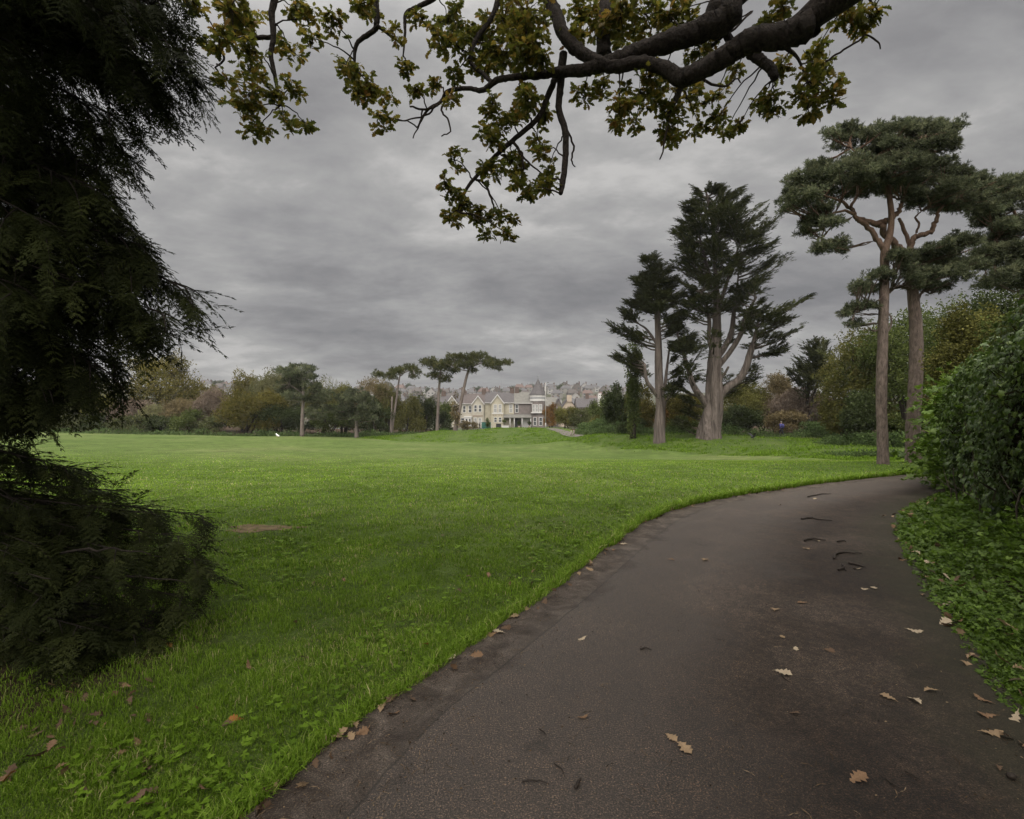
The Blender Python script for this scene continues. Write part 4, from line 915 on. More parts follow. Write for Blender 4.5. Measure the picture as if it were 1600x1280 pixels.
# the three flat-topped pines in front of the houses, and the dead pole beside one
UG = 'flat-topped pines on the far side of the field'
Y = 88
pine('umbrella_pine', 'small flat-topped pine with pale leaning trunk, leftmost of the three before the houses', on_ground(612, Y), [(611.5, 682, 2.8), (614, 660, 2.3), (618, 635, 2), (621, 612, 1.8), (624, 592, 1.4), (626, 584, 1)], [[(624, 594, 1), (612, 590, .8), (600, 586, .5)], [(625, 588, 1), (635, 581, .8), (645, 579, .4)]],
     [(592,586,5,2.2),(604,586,10,3),(616,582,10,3.6),(628,579,8,3),(638,577,9,3.4),(647,581,5,2.6),(645,588,4,2.6),(612,590,6,2)], Y, 420, .55, M_UMBB, M_UMB, UG, 2.0)
pine('umbrella_pine', 'flat-topped pine with straight upright trunk, middle one of the three before the houses', on_ground(683, 90), [(682.5, 680, 3.4), (684, 650, 2.8), (685.5, 615, 2.4), (687.5, 590, 2), (689, 574, 1.4)], [[(689, 580, 1), (676, 573, .8), (665, 568, .4)], [(687, 596, 1), (694, 596, .6)], [(689, 576, 1), (699, 573, .6)]],
     [(661,567,6,3),(669,570,10,5),(684,566,14,5),(696,571,10,5),(686,572,12,5),(679,577,10,3.4),(682,590,11,4),(693,595,7,4),(702,581,5,3.4),(700,590,3,3),(676,585,6,2)], 90, 640, .55, M_UMBB, M_UMB, UG, 2.0)
pine('umbrella_pine', 'widest flat-topped pine, its trunk leaning right, rightmost of the three before the houses', on_ground(712, 88), [(711, 677, 4.6), (713, 662, 3.8), (719, 635, 3.2), (724, 610, 2.8), (731, 582, 2.3), (737, 571, 1.6)], [[(733, 578, 1.4), (722, 570, 1), (710, 574, .5)], [(735, 574, 1.4), (752, 568, 1.1), (772, 567, .7), (788, 568, .3)], [(732, 580, 1), (714, 577, .7)]],
     [(706,557,6,2.4),(719,559,10,3.4),(732,562,14,5),(746,558,11,3.8),(757,565,13,4.4),(772,568,11,3.6),(784,568,9,2.6),(792,567,4,1.8),(776,576,4,3.4),(719,572,13,4),(711,578,7,3.6),(740,581,5,2.6),(762,572,8,3),(735,570,10,3),(704,566,5,2)], 88, 980, .55, M_UMBB, M_UMB, UG, 2.0)
b = on_ground(611, 87)
mb = MB(); tube(mb, [P(610.5, 681, 87), P(611.5, 650, 87), P(612.5, 620, 87)], [1.7 * .11, 1.4 * .11, 1.0 * .11], 7, 4, jit=.3)
tag(mb.build('dead_trunk', M_UMBB), 'bare pale dead trunk standing against the leftmost flat-topped pine', 'dead tree')
shrub('ivy_clump', 'bronze leafy creeper clump on the leaning trunk of the widest flat-topped pine', 'creeper', 712, 87.6, 6.5, 612, 'brown', 150, .5, M=8, stem=False).location.z += 0
# green pines at the field's edge
pine('scots_pine', 'blue-green rounded pine with a bare straight lower trunk at the field edge', on_ground(472, 73), [(472, 684, 4), (472.5, 650, 3.2), (474, 620, 2.8), (473, 598, 2)], [[(473, 620, 1.4), (490, 610, 1), (502, 612, .5)], [(473, 615, 1.4), (452, 600, .8)]],
     [(455,580,18,5),(470,577,16,5),(463,590,22,6),(450,598,14,5),(476,588,14,5),(458,608,16,6),(478,602,18,6),(496,616,18,6),(502,626,14,6),(484,626,12,6),(500,640,16,6),(492,652,12,5),(446,612,10,5),(462,622,14,5)], 73, 1500, .52, M_UMBB, M_PINE, None, 2.0)
pine('scots_pine', 'low wide blue-green pine on a short stout trunk before the olive trees', on_ground(557, 75), [(557, 685, 4), (557, 660, 3), (556, 635, 2)], [], [(555,616,16,5),(545,626,18,6),(566,626,18,6),(534,640,12,6),(556,638,20,6),(578,640,14,6),(540,652,12,5),(574,654,12,5),(555,650,16,6),(553,664,10,4)], 75, 1250, .52, M_UMBB, M_PINE, None, 2.0)

# ---------------------------------------------------------------- the two big cypresses on the bank
def lerp_prof(prof, py):
    a = np.array(prof, float); return np.interp(py, a[:, 0], a[:, 1]), np.interp(py, a[:, 0], a[:, 2])
def cypress(label, px0, Y, trunk, limbs_, prof, nb, nspray, size, extra=(), trunkvis=0):
    s1 = Y / F; base = on_ground(px0, Y); root = thing('cypress_tree', base, label, 'tree', 'pair of old cypresses on the bank')
    tb = MB(); q = [P(a, b_, Y) for a, b_, r in trunk]; q[0][2] = base[2] - .9
    sk = tube(tb, q, [r * s1 for a, b_, r in trunk], 40, 7, knob=.02, flute=.11); tr = tb.build('trunk', M_CYPB, root)
    lb = MB(); bb = MB(); anchors = [sk]
    for pts, dy in limbs_:
        m = len(pts); mbx = MB()
        anchors.append(tube(mbx, [P(a, b_, Y) + np.array([0, dy * i / m, 0]) for i, (a, b_, r) in enumerate(pts)], [r * s1 * .82 for a, b_, r in pts], 10, 6, knob=.03, flute=.04))
        mbx.build('limb', M_CYPB, tr)
    al = np.vstack(anchors); fb_ = MB()
    tipl = []
    top, bot = prof[0][0], prof[-1][0]
    for k in range(nb):
        py = top + (bot - top) * rng.random() ** .85; xl, xr = lerp_prof(prof, py)
        ax = np.interp(py, [t_[1] for t_ in trunk][::-1], [t_[0] for t_ in trunk][::-1])
        a = rng.uniform(0, 2 * np.pi); ca = math.cos(a); rr_ = (xr - ax) if ca > 0 else (ax - xl); dep = .5 * (xr - xl)
        f = rng.uniform(.72, 1.0) if k % 3 else rng.uniform(.35, .75)
        if py > 490 and abs(ca * rr_ * f) < 24: continue
        tipl.append(P(ax + ca * rr_ * f, py, Y) + np.array([0, math.sin(a) * dep * s1 * f * .8, 0]))
    for px, py, dyy in extra:
        tipl.append(P(px, py, Y) + np.array([0, dyy, 0])); tipl.append(P(px + rng.uniform(-8, 8), py + rng.uniform(-4, 10), Y) + np.array([0, dyy + rng.uniform(-1.5, 1.5), 0]))
    for e in tipl:
        hz_ = np.hypot(al[:, 0] - e[0], al[:, 1] - e[1]); drop_ = e[2] - al[:, 2]
        k = np.argmin(hz_ + 1.6 * np.abs(drop_ - .45 * hz_) + rng.uniform(0, .8, len(al))); s0 = al[k]
        d = e - s0; Ld = np.linalg.norm(d)
        if Ld < .5: continue
        mid = s0 + d * .5 + np.array([0, 0, -.08 * Ld]); tube(bb, [s0, mid, e], [.05 + .012 * Ld, .05, .015], 6, 4, jit=.3)
        per = int(nspray / len(tipl)); u = rng.random(per) ** .75 * .68 + .32
        pt = (s0 * (1 - u[:, None]) ** 2 + 2 * mid * (u * (1 - u))[:, None] + e * (u ** 2)[:, None])
        wdt = np.minimum(1.5, .12 * Ld + .32) * (1.25 - .75 * u)
        lat = unit(np.cross(d, [0, 0, 1])); lo = rng.normal(0, .75, per)
        pt = pt + lat * (lo * wdt)[:, None] + np.column_stack([rng.normal(0, .1, per)] * 2 + [rng.normal(0, .075, per) + .10 * np.abs(lo) * 0])
        dd = unit(unit(d) * np.array([1, 1, .5]) + lat * lo[:, None] * .9 + np.array([0, 0, .34]) + rng.normal(0, .26, (per, 3)))
        put(fb_, SPRAY, pt, frame(dd, np.array([0, 0, 1.])), size * rng.uniform(.6, 1.3, per), tintarr(per, rng.uniform(.2, .8), .1))
    bb.build('branches', M_BARK, tr)
    fb_.build('crown', M_CYP, root)
    return root
cypress('taller massive cypress with a flared fluted pale trunk and dark layered crown on the bank', 1108, 47,
    [(1107, 687, 20), (1109, 674, 17), (1111, 658, 15), (1115, 630, 13), (1116, 600, 11.5), (1117, 560, 9.5), (1119, 520, 7), (1120, 480, 5), (1119, 440, 3.8), (1117, 400, 3), (1114, 360, 2.2), (1109, 325, 2.5), (1102, 295, 1)],
    [([(1122, 622, 8), (1136, 606, 7.5), (1152, 594, 7), (1162, 575, 6.5), (1168, 552, 6), (1172, 535, 4), (1178, 505, 2)], -1.0), ([(1108, 632, 7), (1094, 618, 6.5), (1084, 600, 5.5), (1079, 580, 4.5), (1072, 555, 3.5), (1062, 520, 2)], .8), ([(1106, 640, 5), (1092, 622, 4.5), (1083, 612, 3)], -1.6),
     ([(1120, 560, 6), (1136, 538, 5.5), (1146, 515, 5), (1150, 490, 4), (1156, 455, 2.5), (1160, 425, 1.4)], 1.0), ([(1121, 575, 5), (1140, 548, 4.8), (1153, 522, 4.4), (1156, 500, 3.4), (1170, 470, 2)], -1.8), ([(1116, 560, 5), (1106, 530, 4), (1104, 500, 3.4), (1090, 460, 2)], -1.2), ([(1120, 490, 4.4), (1130, 455, 3.6), (1140, 420, 2.6), (1150, 385, 1.4)], -1), ([(1119, 450, 3.8), (1108, 420, 3), (1100, 380, 2), (1092, 345, 1)], 1), ([(1122, 598, 3), (1128, 586, 2.6), (1131, 575, 2)], -1.5), ([(1172, 560, 2.5), (1182, 558, 2), (1190, 556, 1.2)], -.4)],
    [(291, 1090, 1112), (310, 1070, 1155), (326, 1068, 1180), (345, 1060, 1212), (365, 1052, 1200), (385, 1062, 1206), (400, 1052, 1208), (430, 1062, 1200), (455, 1062, 1190), (475, 1048, 1178), (500, 1050, 1222), (530, 1052, 1238), (552, 1055, 1222)], 205, 15500, .66,
    [(1240, 473, -1), (1236, 497, 0), (1238, 516, -1.5), (1212, 340, 0), (1210, 378, .5), (1208, 404, -1), (1156, 297, 0), (1098, 290, 0), (1050, 364, -1), (1056, 408, 0), (1180, 440, 0), (1215, 545, -1), (1222, 480, 1), (1200, 505, -2), (1075, 315, 1), (1188, 322, 0), (1140, 600, 1.5), (1080, 640, 1), (1060, 600, 1.5), (1065, 570, -1.5), (1090, 585, 2), (1160, 600, 2.5), (1145, 580, 2.5), (1185, 570, 1), (1200, 556, -1), (1075, 620, 1.5), (1055, 545, 0), (1190, 590, 1.5), (1070, 655, 2)])
cypress('shorter narrower cypress with a bare pale trunk, left of the massive one on the bank', 1031, 48,
    [(1031, 685, 9.5), (1031, 665, 8), (1032, 640, 7), (1031, 620, 6.5), (1030, 590, 6), (1029, 560, 5.5), (1028, 520, 4.5), (1026, 480, 3.6), (1024, 450, 2.4), (1018, 412, 1)],
    [([(1030, 622, 4.5), (1018, 608, 4), (1008, 595, 3.4), (1004, 570, 2.4)], -1), ([(1033, 625, 4), (1040, 605, 3.4), (1044, 580, 2.8), (1050, 540, 1.6)], 1), ([(1028, 540, 3), (1012, 515, 2.2), (1000, 505, 1.4)], .6), ([(1036, 640, 2.5), (1041, 625, 2), (1043, 618, 1.2)], -.5)],
    [(405, 1008, 1024), (420, 1002, 1040), (436, 992, 1062), (455, 990, 1068), (480, 984, 1072), (510, 970, 1070), (535, 975, 1068), (560, 985, 1066), (590, 990, 1064)], 120, 8600, .66,
    [(952, 506, 0), (968, 512, -.5), (975, 545, 0), (980, 472, 0), (990, 436, 0), (966, 558, .8), (1045, 605, -1), (1060, 600, 0), (1008, 405, 0)])
# a younger cypress behind, spiky against the sky
cypress_s = shrub('cypress_tree', 'small spiky dark cypress behind the mauve bush right of the massive one', 'tree', 1262, 60, 34, 535, 'dark', 300, .5, tm=SPRAY, M=8, bot=.3)
mb = MB()
for k in range(70):
    px, py = rng.uniform(1232, 1300), 0; py = np.interp(px, [1232, 1250, 1280, 1300], [575, 540, 524, 530]) + rng.uniform(0, 62)
    p = P(px, py, 60 + rng.uniform(-2, 2)); n = 16
    d = unit(np.array([-.55 if px < 1275 else .3, rng.normal(0, .4), .55])); q = p - d * rng.random(n)[:, None] * 2.4 + rng.normal(0, .12, (n, 3))
    put(mb, SPRAY, q, frame(unit(d + rng.normal(0, .3, (n, 3))), np.array([0, 0, 1.])), 1.1 * rng.uniform(.6, 1.2, n), tintarr(n, .5))
mb.build('outer_sprays', M_CYP, cypress_s)
shrub('ivy_clad_trunk', 'slim dead tree trunk wrapped in green ivy, left of the shorter cypress', 'tree', 989, 52, 9, 560, 'mid', 700, .34, M=16, flat=1.4)
mb = MB()
for k in range(26):
    c = P(989 + rng.normal(0, 3), rng.uniform(535, 650), 52); n = 24
    put(mb, SPRIG, c + rng.normal(0, .25, (n, 3)), rand_rot(n), rng.uniform(.2, .36, n), tintarr(n, rng.uniform(.2, .8)))
tag(mb.build('ivy_column', M_PAL['mid']), 'upper leafy column of ivy rising above the ivy-clad trunk by the shorter cypress', 'ivy')

# ---------------------------------------------------------------- trees and bushes along the far side of the field
S = shrub
S('oak_tree', 'broad round yellow-green oak rising behind the brown scrub at the far left', 'tree', 252, 92, 76, 546, 'yellow', 3600, .46, M=30, bot=.2, depth=6)
S('tree', 'dark leafy tree half hidden behind the drooping conifer boughs', 'tree', 120, 95, 66, 585, 'olive', 2200, .46, M=20, bot=.15)
S('tree', 'yellowish tree seen through the lowest boughs of the dark conifer', 'tree', 40, 93, 60, 590, 'yellow', 1800, .46, M=18, bot=.15)
S('tree', 'small tree with yellow-green top beside the far hillside roofs', 'tree', 378, 98, 24, 578, 'yellow', 900, .45, M=14, bot=.25)
S('tree', 'dull olive tree behind the tall mauve twiggy bush', 'tree', 338, 97, 24, 598, 'olive', 1000, .45, M=14, bot=.1)
S('tree', 'grey-green rounded tree behind the large yellow-green bush', 'tree', 410, 97, 30, 588, 'bramble', 1500, .45, M=16, bot=.1)
SG = 'brown scrub along the left field edge'
for px, hw, top, pal, lab, tm_ in [(105, 34, 626, 'bramble', 'grey-green bramble mound under the conifer boughs'), (160, 30, 616, 'olive', 'olive scrub bush just right of the conifer boughs'), (205, 32, 622, 'mauve', 'mauve-brown twiggy bush below the round oak'), (248, 34, 630, 'pale', 'pale brown feathery bush below the middle of the round oak'), (290, 34, 622, 'brown', 'brown twiggy bush at the right foot of the round oak'), (330, 30, 608, 'mauve', 'tallest mauve twiggy bush between round oak and yellow-green bush')] and [(a, b_, c, d, e, 0) for a, b_, c, d, e in [(105, 34, 626, 'bramble', 'grey-green bramble mound under the conifer boughs'), (160, 30, 616, 'olive', 'olive scrub bush just right of the conifer boughs'), (205, 32, 622, 'mauve', 'mauve-brown twiggy bush below the round oak'), (248, 34, 630, 'pale', 'pale brown feathery bush below the middle of the round oak'), (290, 34, 622, 'brown', 'brown twiggy bush at the right foot of the round oak'), (330, 30, 608, 'mauve', 'tallest mauve twiggy bush between round oak and yellow-green bush')]]:
    S('scrub_bush', lab, 'bush', px, 84, hw, top, pal, 1100, .40, group=SG, twigs=260)
BG = 'low bramble mounds along the left field edge'
for px, hw, top, pal, lab in [(20, 40, 640, 'dark', 'dark bramble mound at the far left end of the field'), (90, 36, 644, 'bramble', 'low bramble mound left of the dark hollow'), (150, 32, 646, 'dark', 'low dark bramble mound below the olive scrub'), (200, 32, 644, 'bramble', 'wide low bramble mound below the round oak'), (250, 30, 648, 'dark', 'darkest low bramble mound below the pale feathery bush'), (292, 26, 640, 'mid', 'green bramble mound with a rounded top'), (325, 26, 648, 'bramble', 'low bramble mound touching the yellow-green bush')]:
    S('bramble', lab, 'bush', px, 80, hw, top, pal, 900, .34, group=BG)
S('bush', 'large spreading yellow-green and bronze bush at the field edge', 'bush', 390, 78, 54, 604, 'yellow', 3000, .38, M=26, depth=4)
S('bush', 'dark evergreen undergrowth in the hollow beneath the yellow-green bush', 'bush', 440, 80, 45, 628, 'dark', 1500, .4)
S('tree', 'pale brownish half-bare tree behind the blue-green rounded pine', 'tree', 430, 92, 36, 576, 'pale', 1500, .42, M=18, bot=.15, twigs=260)
S('tree', 'tall thin-topped grey-brown tree rising behind the blue-green rounded pine', 'tree', 452, 96, 28, 570, 'bramble', 1000, .42, M=14, bot=.2, twigs=220)
S('tree', 'loose grey-green tree between the two blue-green pines', 'tree', 505, 90, 34, 585, 'olive', 1700, .42, M=20, bot=.1, twigs=160)
S('tree', 'olive tree with rounded top behind the low wide pine', 'tree', 538, 92, 30, 590, 'olive', 1600, .42, M=18, bot=.1)
S('tree', 'bronze-olive round tree left of the leftmost flat-topped pine', 'tree', 578, 94, 34, 585, 'brown', 2000, .42, M=20, bot=.1, twigs=120)
S('tree', 'spiky-topped bronze tree just behind the leftmost flat-topped pine', 'tree', 604, 95, 24, 592, 'olive', 1100, .42, M=14, bot=.1, twigs=160)
S('bush', 'dense olive bush filling the gap below the olive trees', 'bush', 520, 84, 36, 630, 'mid', 1400, .38)
S('bush', 'dark bush in shade left of the pale dead trunk', 'bush', 588, 86, 26, 630, 'dark', 1100, .38)
S('bush', 'rounded tan-olive bush between the flat-topped pines', 'bush', 638, 92, 26, 618, 'olive', 1700, .36, M=18)
S('bush', 'dark glossy evergreen bush behind the middle flat-topped pine', 'bush', 664, 96, 20, 606, 'dark', 1300, .36, M=16)
S('bush', 'dark low bush between the middle and widest flat-topped pines', 'bush', 694, 97, 16, 642, 'dark', 800, .34)
S('hedge', 'clipped tan hedge at the foot of the cream houses', 'hedge', 732, 100, 15, 657, 'brown', 600, .3)
S('bush', 'small green conifer bush standing in a front garden of the terrace', 'bush', 762, 128, 3.4, 651, 'mid', 200, .3, stem=False)
S('bush', 'rust-red bush beside the grey turret house', 'bush', 862, 110, 13, 630, 'rust', 900, .34)
S('bush', 'rounded olive bush right of the lamp post', 'bush', 886, 84, 22, 634, 'olive', 1700, .32, M=20)
S('bush', 'pale grey-green bush with plumes beside the footpath', 'bush', 912, 80, 20, 638, 'bramble', 1300, .32)
S('bush', 'green tree top showing behind the bushes right of the lamp post', 'bush', 926, 92, 18, 624, 'mid', 1000, .36)
S('bush', 'low dark mound at the right end of the footpath bushes', 'bush', 936, 74, 20, 650, 'olive', 1000, .32)
S('tree', 'dark thin-topped evergreen tree left of the shorter cypress', 'tree', 962, 60, 21, 598, 'dark', 1900, .32, M=22)
S('bush', 'golden-brown bush left of the shorter cypress trunk', 'bush', 1000, 58, 26, 600, 'yellow', 1900, .30, M=20)
S('bush', 'dark evergreen bush low between the golden bushes', 'bush', 985, 56, 24, 645, 'dark', 1100, .3)
S('bush', 'amber leaved bush between the two cypress trunks', 'bush', 1068, 58, 30, 612, 'yellow', 2000, .30, M=20)
S('bush', 'dark green low bush at the left foot of the massive cypress', 'bush', 1066, 54, 24, 652, 'mid', 1100, .3)
S('bush', 'bronze bush seen past the left of the massive cypress', 'bush', 1045, 62, 20, 626, 'rust', 900, .3)
S('bush', 'dark laurel-like bush at the right foot of the massive cypress', 'bush', 1150, 57, 36, 634, 'dark', 2300, .30, M=20)
S('tree', 'yellow-brown leafy tree behind the right limb of the massive cypress', 'tree', 1165, 64, 40, 588, 'olive', 2300, .32, M=22, bot=.1)
S('tree', 'pale bare-topped tree between the massive cypress and the mauve bush', 'tree', 1212, 68, 36, 582, 'brown', 1600, .32, M=18, bot=.1, twigs=200)
S('bush', 'wide mauve-brown twiggy bush behind the walking person', 'bush', 1250, 63, 52, 604, 'mauve', 3000, .30, M=26, twigs=500)
S('bush', 'ochre lower skirt of leaves behind the walking person', 'bush', 1226, 60, 34, 640, 'brown', 1400, .28)
S('tree', 'large olive-green tree filling the space left of the two tall pines', 'tree', 1340, 44, 62, 512, 'olive', 4600, .28, M=40, bot=.08, depth=4)
S('tree', 'broad dark green oak directly behind the two tall pines', 'tree', 1420, 40, 80, 486, 'mid', 5200, .28, M=40, bot=.25, depth=5)
S('bush', 'dark green drooping bush at the field edge left of the two tall pines', 'bush', 1348, 35, 30, 606, 'dark', 2200, .22, M=24)
S('bush', 'yellow-green shrub on the bank behind the dark drooping bush', 'bush', 1318, 46, 30, 618, 'yellow', 1500, .26)
S('bush', 'low dark bush between the two tall pine trunks', 'bush', 1405, 36, 26, 655, 'mid', 1300, .24)
S('bush', 'brown-leaved bush showing right of the thicker pine trunk', 'bush', 1470, 36, 34, 600, 'brown', 1800, .24)
S('tree', 'tall dark tree behind the hedge below the reaching pine crown', 'tree', 1520, 30, 90, 452, 'mid', 6000, .22, M=44, depth=4, bot=.1)
S('tree', 'dark evergreen tree behind the hedge at the right edge', 'tree', 1600, 27, 70, 404, 'dark', 4500, .22, M=36, depth=4, bot=.1)
S('tree', 'leafy olive-green young tree overtopping the ivy hedge', 'tree', 1520, 15.5, 56, 462, 'olive', 4200, .13, M=34, depth=1.2, bot=.25)
S('tree', 'bushy green sapling above the right end of the ivy hedge', 'tree', 1585, 12.5, 34, 452, 'mid', 1800, .12, M=24, depth=.8, bot=.3)
UB = 'dark bushes deep in the shade behind the field edge'
for k, px in enumerate(range(10, 720, 42)):
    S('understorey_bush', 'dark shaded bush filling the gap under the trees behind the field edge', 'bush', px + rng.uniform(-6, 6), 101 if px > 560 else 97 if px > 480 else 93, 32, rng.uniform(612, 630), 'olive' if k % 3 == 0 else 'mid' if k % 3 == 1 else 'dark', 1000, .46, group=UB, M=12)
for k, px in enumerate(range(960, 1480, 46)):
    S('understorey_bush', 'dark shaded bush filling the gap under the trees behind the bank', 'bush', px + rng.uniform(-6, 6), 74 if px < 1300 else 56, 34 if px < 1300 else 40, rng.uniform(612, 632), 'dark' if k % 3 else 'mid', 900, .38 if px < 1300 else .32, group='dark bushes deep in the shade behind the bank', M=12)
# nettles and coarse weeds in front of the bushes
nm = MB()
def weed_band(pts, n, h, s):
    pts = np.array(pts, float); t_ = rng.random(n) * (len(pts) - 1); i = t_.astype(int); f = t_ - i
    q = pts[i] * (1 - f)[:, None] + pts[np.minimum(i + 1, len(pts) - 1)] * f[:, None]
    x = (q[:, 0] - 800) / F * q[:, 1]; y = q[:, 1] + rng.normal(0, .9, n); z = gz(x, y) + rng.random(n) ** 1.5 * h * (1 + .8 * np.sin(x * .9) * np.sin(x * .37))
    put(nm, SPRIG, np.column_stack([x, y, z]), rand_rot(n), s * rng.uniform(.6, 1.3, n), tintarr(n, .5, .2))
weed_band([(0, 78), (200, 77), (400, 76), (520, 76), (600, 83), (660, 90), (700, 93)], 3200, .55, .34)
weed_band([(900, 68), (940, 60), (1000, 54), (1100, 52), (1200, 56), (1300, 56), (1330, 44)], 3400, .7, .26)
weed_band([(905, 70), (925, 66), (950, 62)], 1200, 1.5, .30)
weed_band([(1260, 56), (1290, 54), (1320, 48)], 1300, 1.2, .26)
weed_band([(1290, 40), (1340, 34), (1400, 30), (1470, 28)], 1500, .5, .2)
weed_band([(1300, 30), (1350, 26), (1400, 24), (1430, 22)], 700, .28, .16)
tag(nm.build('undergrowth', M_NETTLE), kind='stuff')

# ---------------------------------------------------------------- the ivy hedge at the right and the nettles at its foot
HL = catmull(np.array([(4.6, .8), (5.5, 4.0), (7.0, 6.9), (9.0, 9.6), (11.0, 11.9), (13.2, 13.2), (16.5, 14.6), (20, 15.6)]), 8)
seg = np.linalg.norm(np.diff(HL, axis=0), axis=1); hcs = np.append(0, np.cumsum(seg))
hdir = unit(np.gradient(HL, axis=0)); hnrm = np.column_stack([-hdir[:, 1], hdir[:, 0]])
hedge = thing('ivy_hedge', (8.9, 9.6, 0), 'tall dark hedge smothered in glossy ivy along the right of the path', 'hedge')
def hedge_pts(n, s0, s1, depth=1.0):
    s = rng.uniform(s0, s1, n); h = rng.random(n) ** .85
    x = np.interp(s, hcs, HL[:, 0]); y = np.interp(s, hcs, HL[:, 1]); nx_ = np.interp(s, hcs, hnrm[:, 0]); ny_ = np.interp(s, hcs, hnrm[:, 1])
    top = 3.0 + .22 * np.sin(s * 1.3) + .16 * np.sin(s * 3.1 + 1) - .055 * np.clip(s - 8, 0, 8)
    bul = .55 * np.sin(np.clip(h, 0, 1) * 2.6 + .35) + .16 * np.sin(s * 2.2 + 3 * h) + .13 * np.sin(s * 5.1 + 7 * h + 1) + .1 * np.sin(s * 9 - 5 * h)
    off = bul - rng.random(n) ** 2 * .5 * depth
    curve = np.clip((h - .82) / .18, 0, 1) ** 2 * rng.random(n) * 1.6
    off = off - curve
    p = np.column_stack([x + nx_ * off, y + ny_ * off, h * top + .03]); nr_ = unit(np.column_stack([nx_, ny_, .25 + 1.1 * np.clip((h - .75) / .25, 0, 1)]))
    return p, nr_, s, h
iv = MB()
for n, s0, s1, sz in [(23000, 4.5, 14.5, .085), (6000, 12.5, 20, .095), (2600, .4, 4.5, .085)]:
    p, nr_, s, h = hedge_pts(n, s0, s1)
    d = unit(np.cross(nr_, rdir(n)) + np.array([0, 0, -.8]) + nr_ * .2); cl_ = np.clip(.5 + .3 * np.sin(s * 2 + 5 * h) + rng.normal(0, .2, n), 0, 1)
    put(iv, IVY, p, frame(d, unit(nr_ + rng.normal(0, .45, (n, 3)))), sz * rng.uniform(.55, 1.25, n), np.column_stack([np.clip(rng.beta(2, 2.4, n) + .25 * (h - .6), 0, 1), cl_]))
iv.build('ivy', M_IVY, hedge)
bmr = MB()
for k in range(44):                         # bramble and elder shoots pushing out through the ivy
    p, nr_, s, h = hedge_pts(1, 4.5 if k % 4 == 0 else 8.5, 16); c = p[0] + nr_[0] * rng.uniform(.05, .25); n = int(rng.integers(18, 60))
    d = unit(nr_[0] + rng.normal(0, .7, (n, 3)) + np.array([0, 0, -.2])); put(bmr, HERB, c + rng.normal(0, 1, (n, 3)) * np.array([.20, .20, .17]), frame(d, unit(np.array([0, -.2, 1.]) + rng.normal(0, .4, (n, 3)))), rng.uniform(.05, .13, n), tintarr(n, rng.uniform(.1, .7)))
bmr.build('bramble_shoots', M_HERB, hedge)
tw = MB()
p, nr_, s, h = hedge_pts(2600, 2, 18, 1.2); p -= nr_ * .28
put(tw, TWIGGY, p, rand_rot(len(p)), rng.uniform(.12, .25, len(p)), tintarr(len(p)))
p, nr_, s, h = hedge_pts(9000, 1, 18, .6); p -= nr_ * .5
put(tw, SPRIG, p, rand_rot(len(p)), rng.uniform(.10, .16, len(p)), tintarr(len(p), .3))
tw.build('inner_stems', leafmat('hedge_interior', [(0.020, 0.016, 0.011), (0.032, 0.028, 0.016), (0.030, 0.036, 0.014)], trans=.05), hedge)
for k in range(26):
    sb2 = MB()
    s = rng.uniform(5, 14); x, y = np.interp(s, hcs, HL[:, 0]), np.interp(s, hcs, HL[:, 1]); nx_, ny_ = np.interp(s, hcs, hnrm[:, 0]), np.interp(s, hcs, hnrm[:, 1])
    o_ = rng.uniform(.25, .6); z1 = rng.uniform(.6, 1.7)
    tube(sb2, [(x + nx_ * o_, y + ny_ * o_, 0), (x + nx_ * (o_ + .08), y + ny_ * (o_ + .08), z1 * .5), (x + nx_ * (o_ + .1) + rng.normal(0, .15), y + ny_ * (o_ + .1) + rng.normal(0, .15), z1)], [.012, .01, .004], 5, 3, jit=1.2); sb2.build('stem', M_BARK, hedge)

# elder-like shrub leaning out at the far end
eld = thing('elder_shrub', (11.2, 12.6, 0), 'bright green leafy shrub leaning over the path at the far end of the ivy hedge', 'bush')
em = MB(); est = MB()
for k in range(70):
    s = rng.uniform(10.2, 15.5); x, y = np.interp(s, hcs, HL[:, 0]), np.interp(s, hcs, HL[:, 1]); nx_, ny_ = np.interp(s, hcs, hnrm[:, 0]), np.interp(s, hcs, hnrm[:, 1])
    z = rng.uniform(.25, 2.5); o_ = rng.uniform(.35, 1.0) - .12 * z
    c = np.array([x + nx_ * o_, y + ny_ * o_, z]); n = 42
    q = c + rng.normal(0, 1, (n, 3)) * np.array([.26, .26, .16])
    d = unit(np.column_stack([np.full(n, nx_), np.full(n, ny_), np.full(n, -.1)]) + rng.normal(0, .7, (n, 3)))
    put(em, HERB, q, frame(d, unit(np.array([nx_ * .4, ny_ * .4, .9]) + rng.normal(0, .35, (n, 3)))), rng.uniform(.09, .17, n), tintarr(n, rng.uniform(.25, .85)))
    if k % 5 == 0: tube(est, [(x, y, 0), (x + nx_ * .2, y + ny_ * .2, z * .6), tuple(c)], [.02, .014, .004], 5, 3)
em.build('foliage', M_HERB, eld); est.build('stem', M_BARKD, eld)
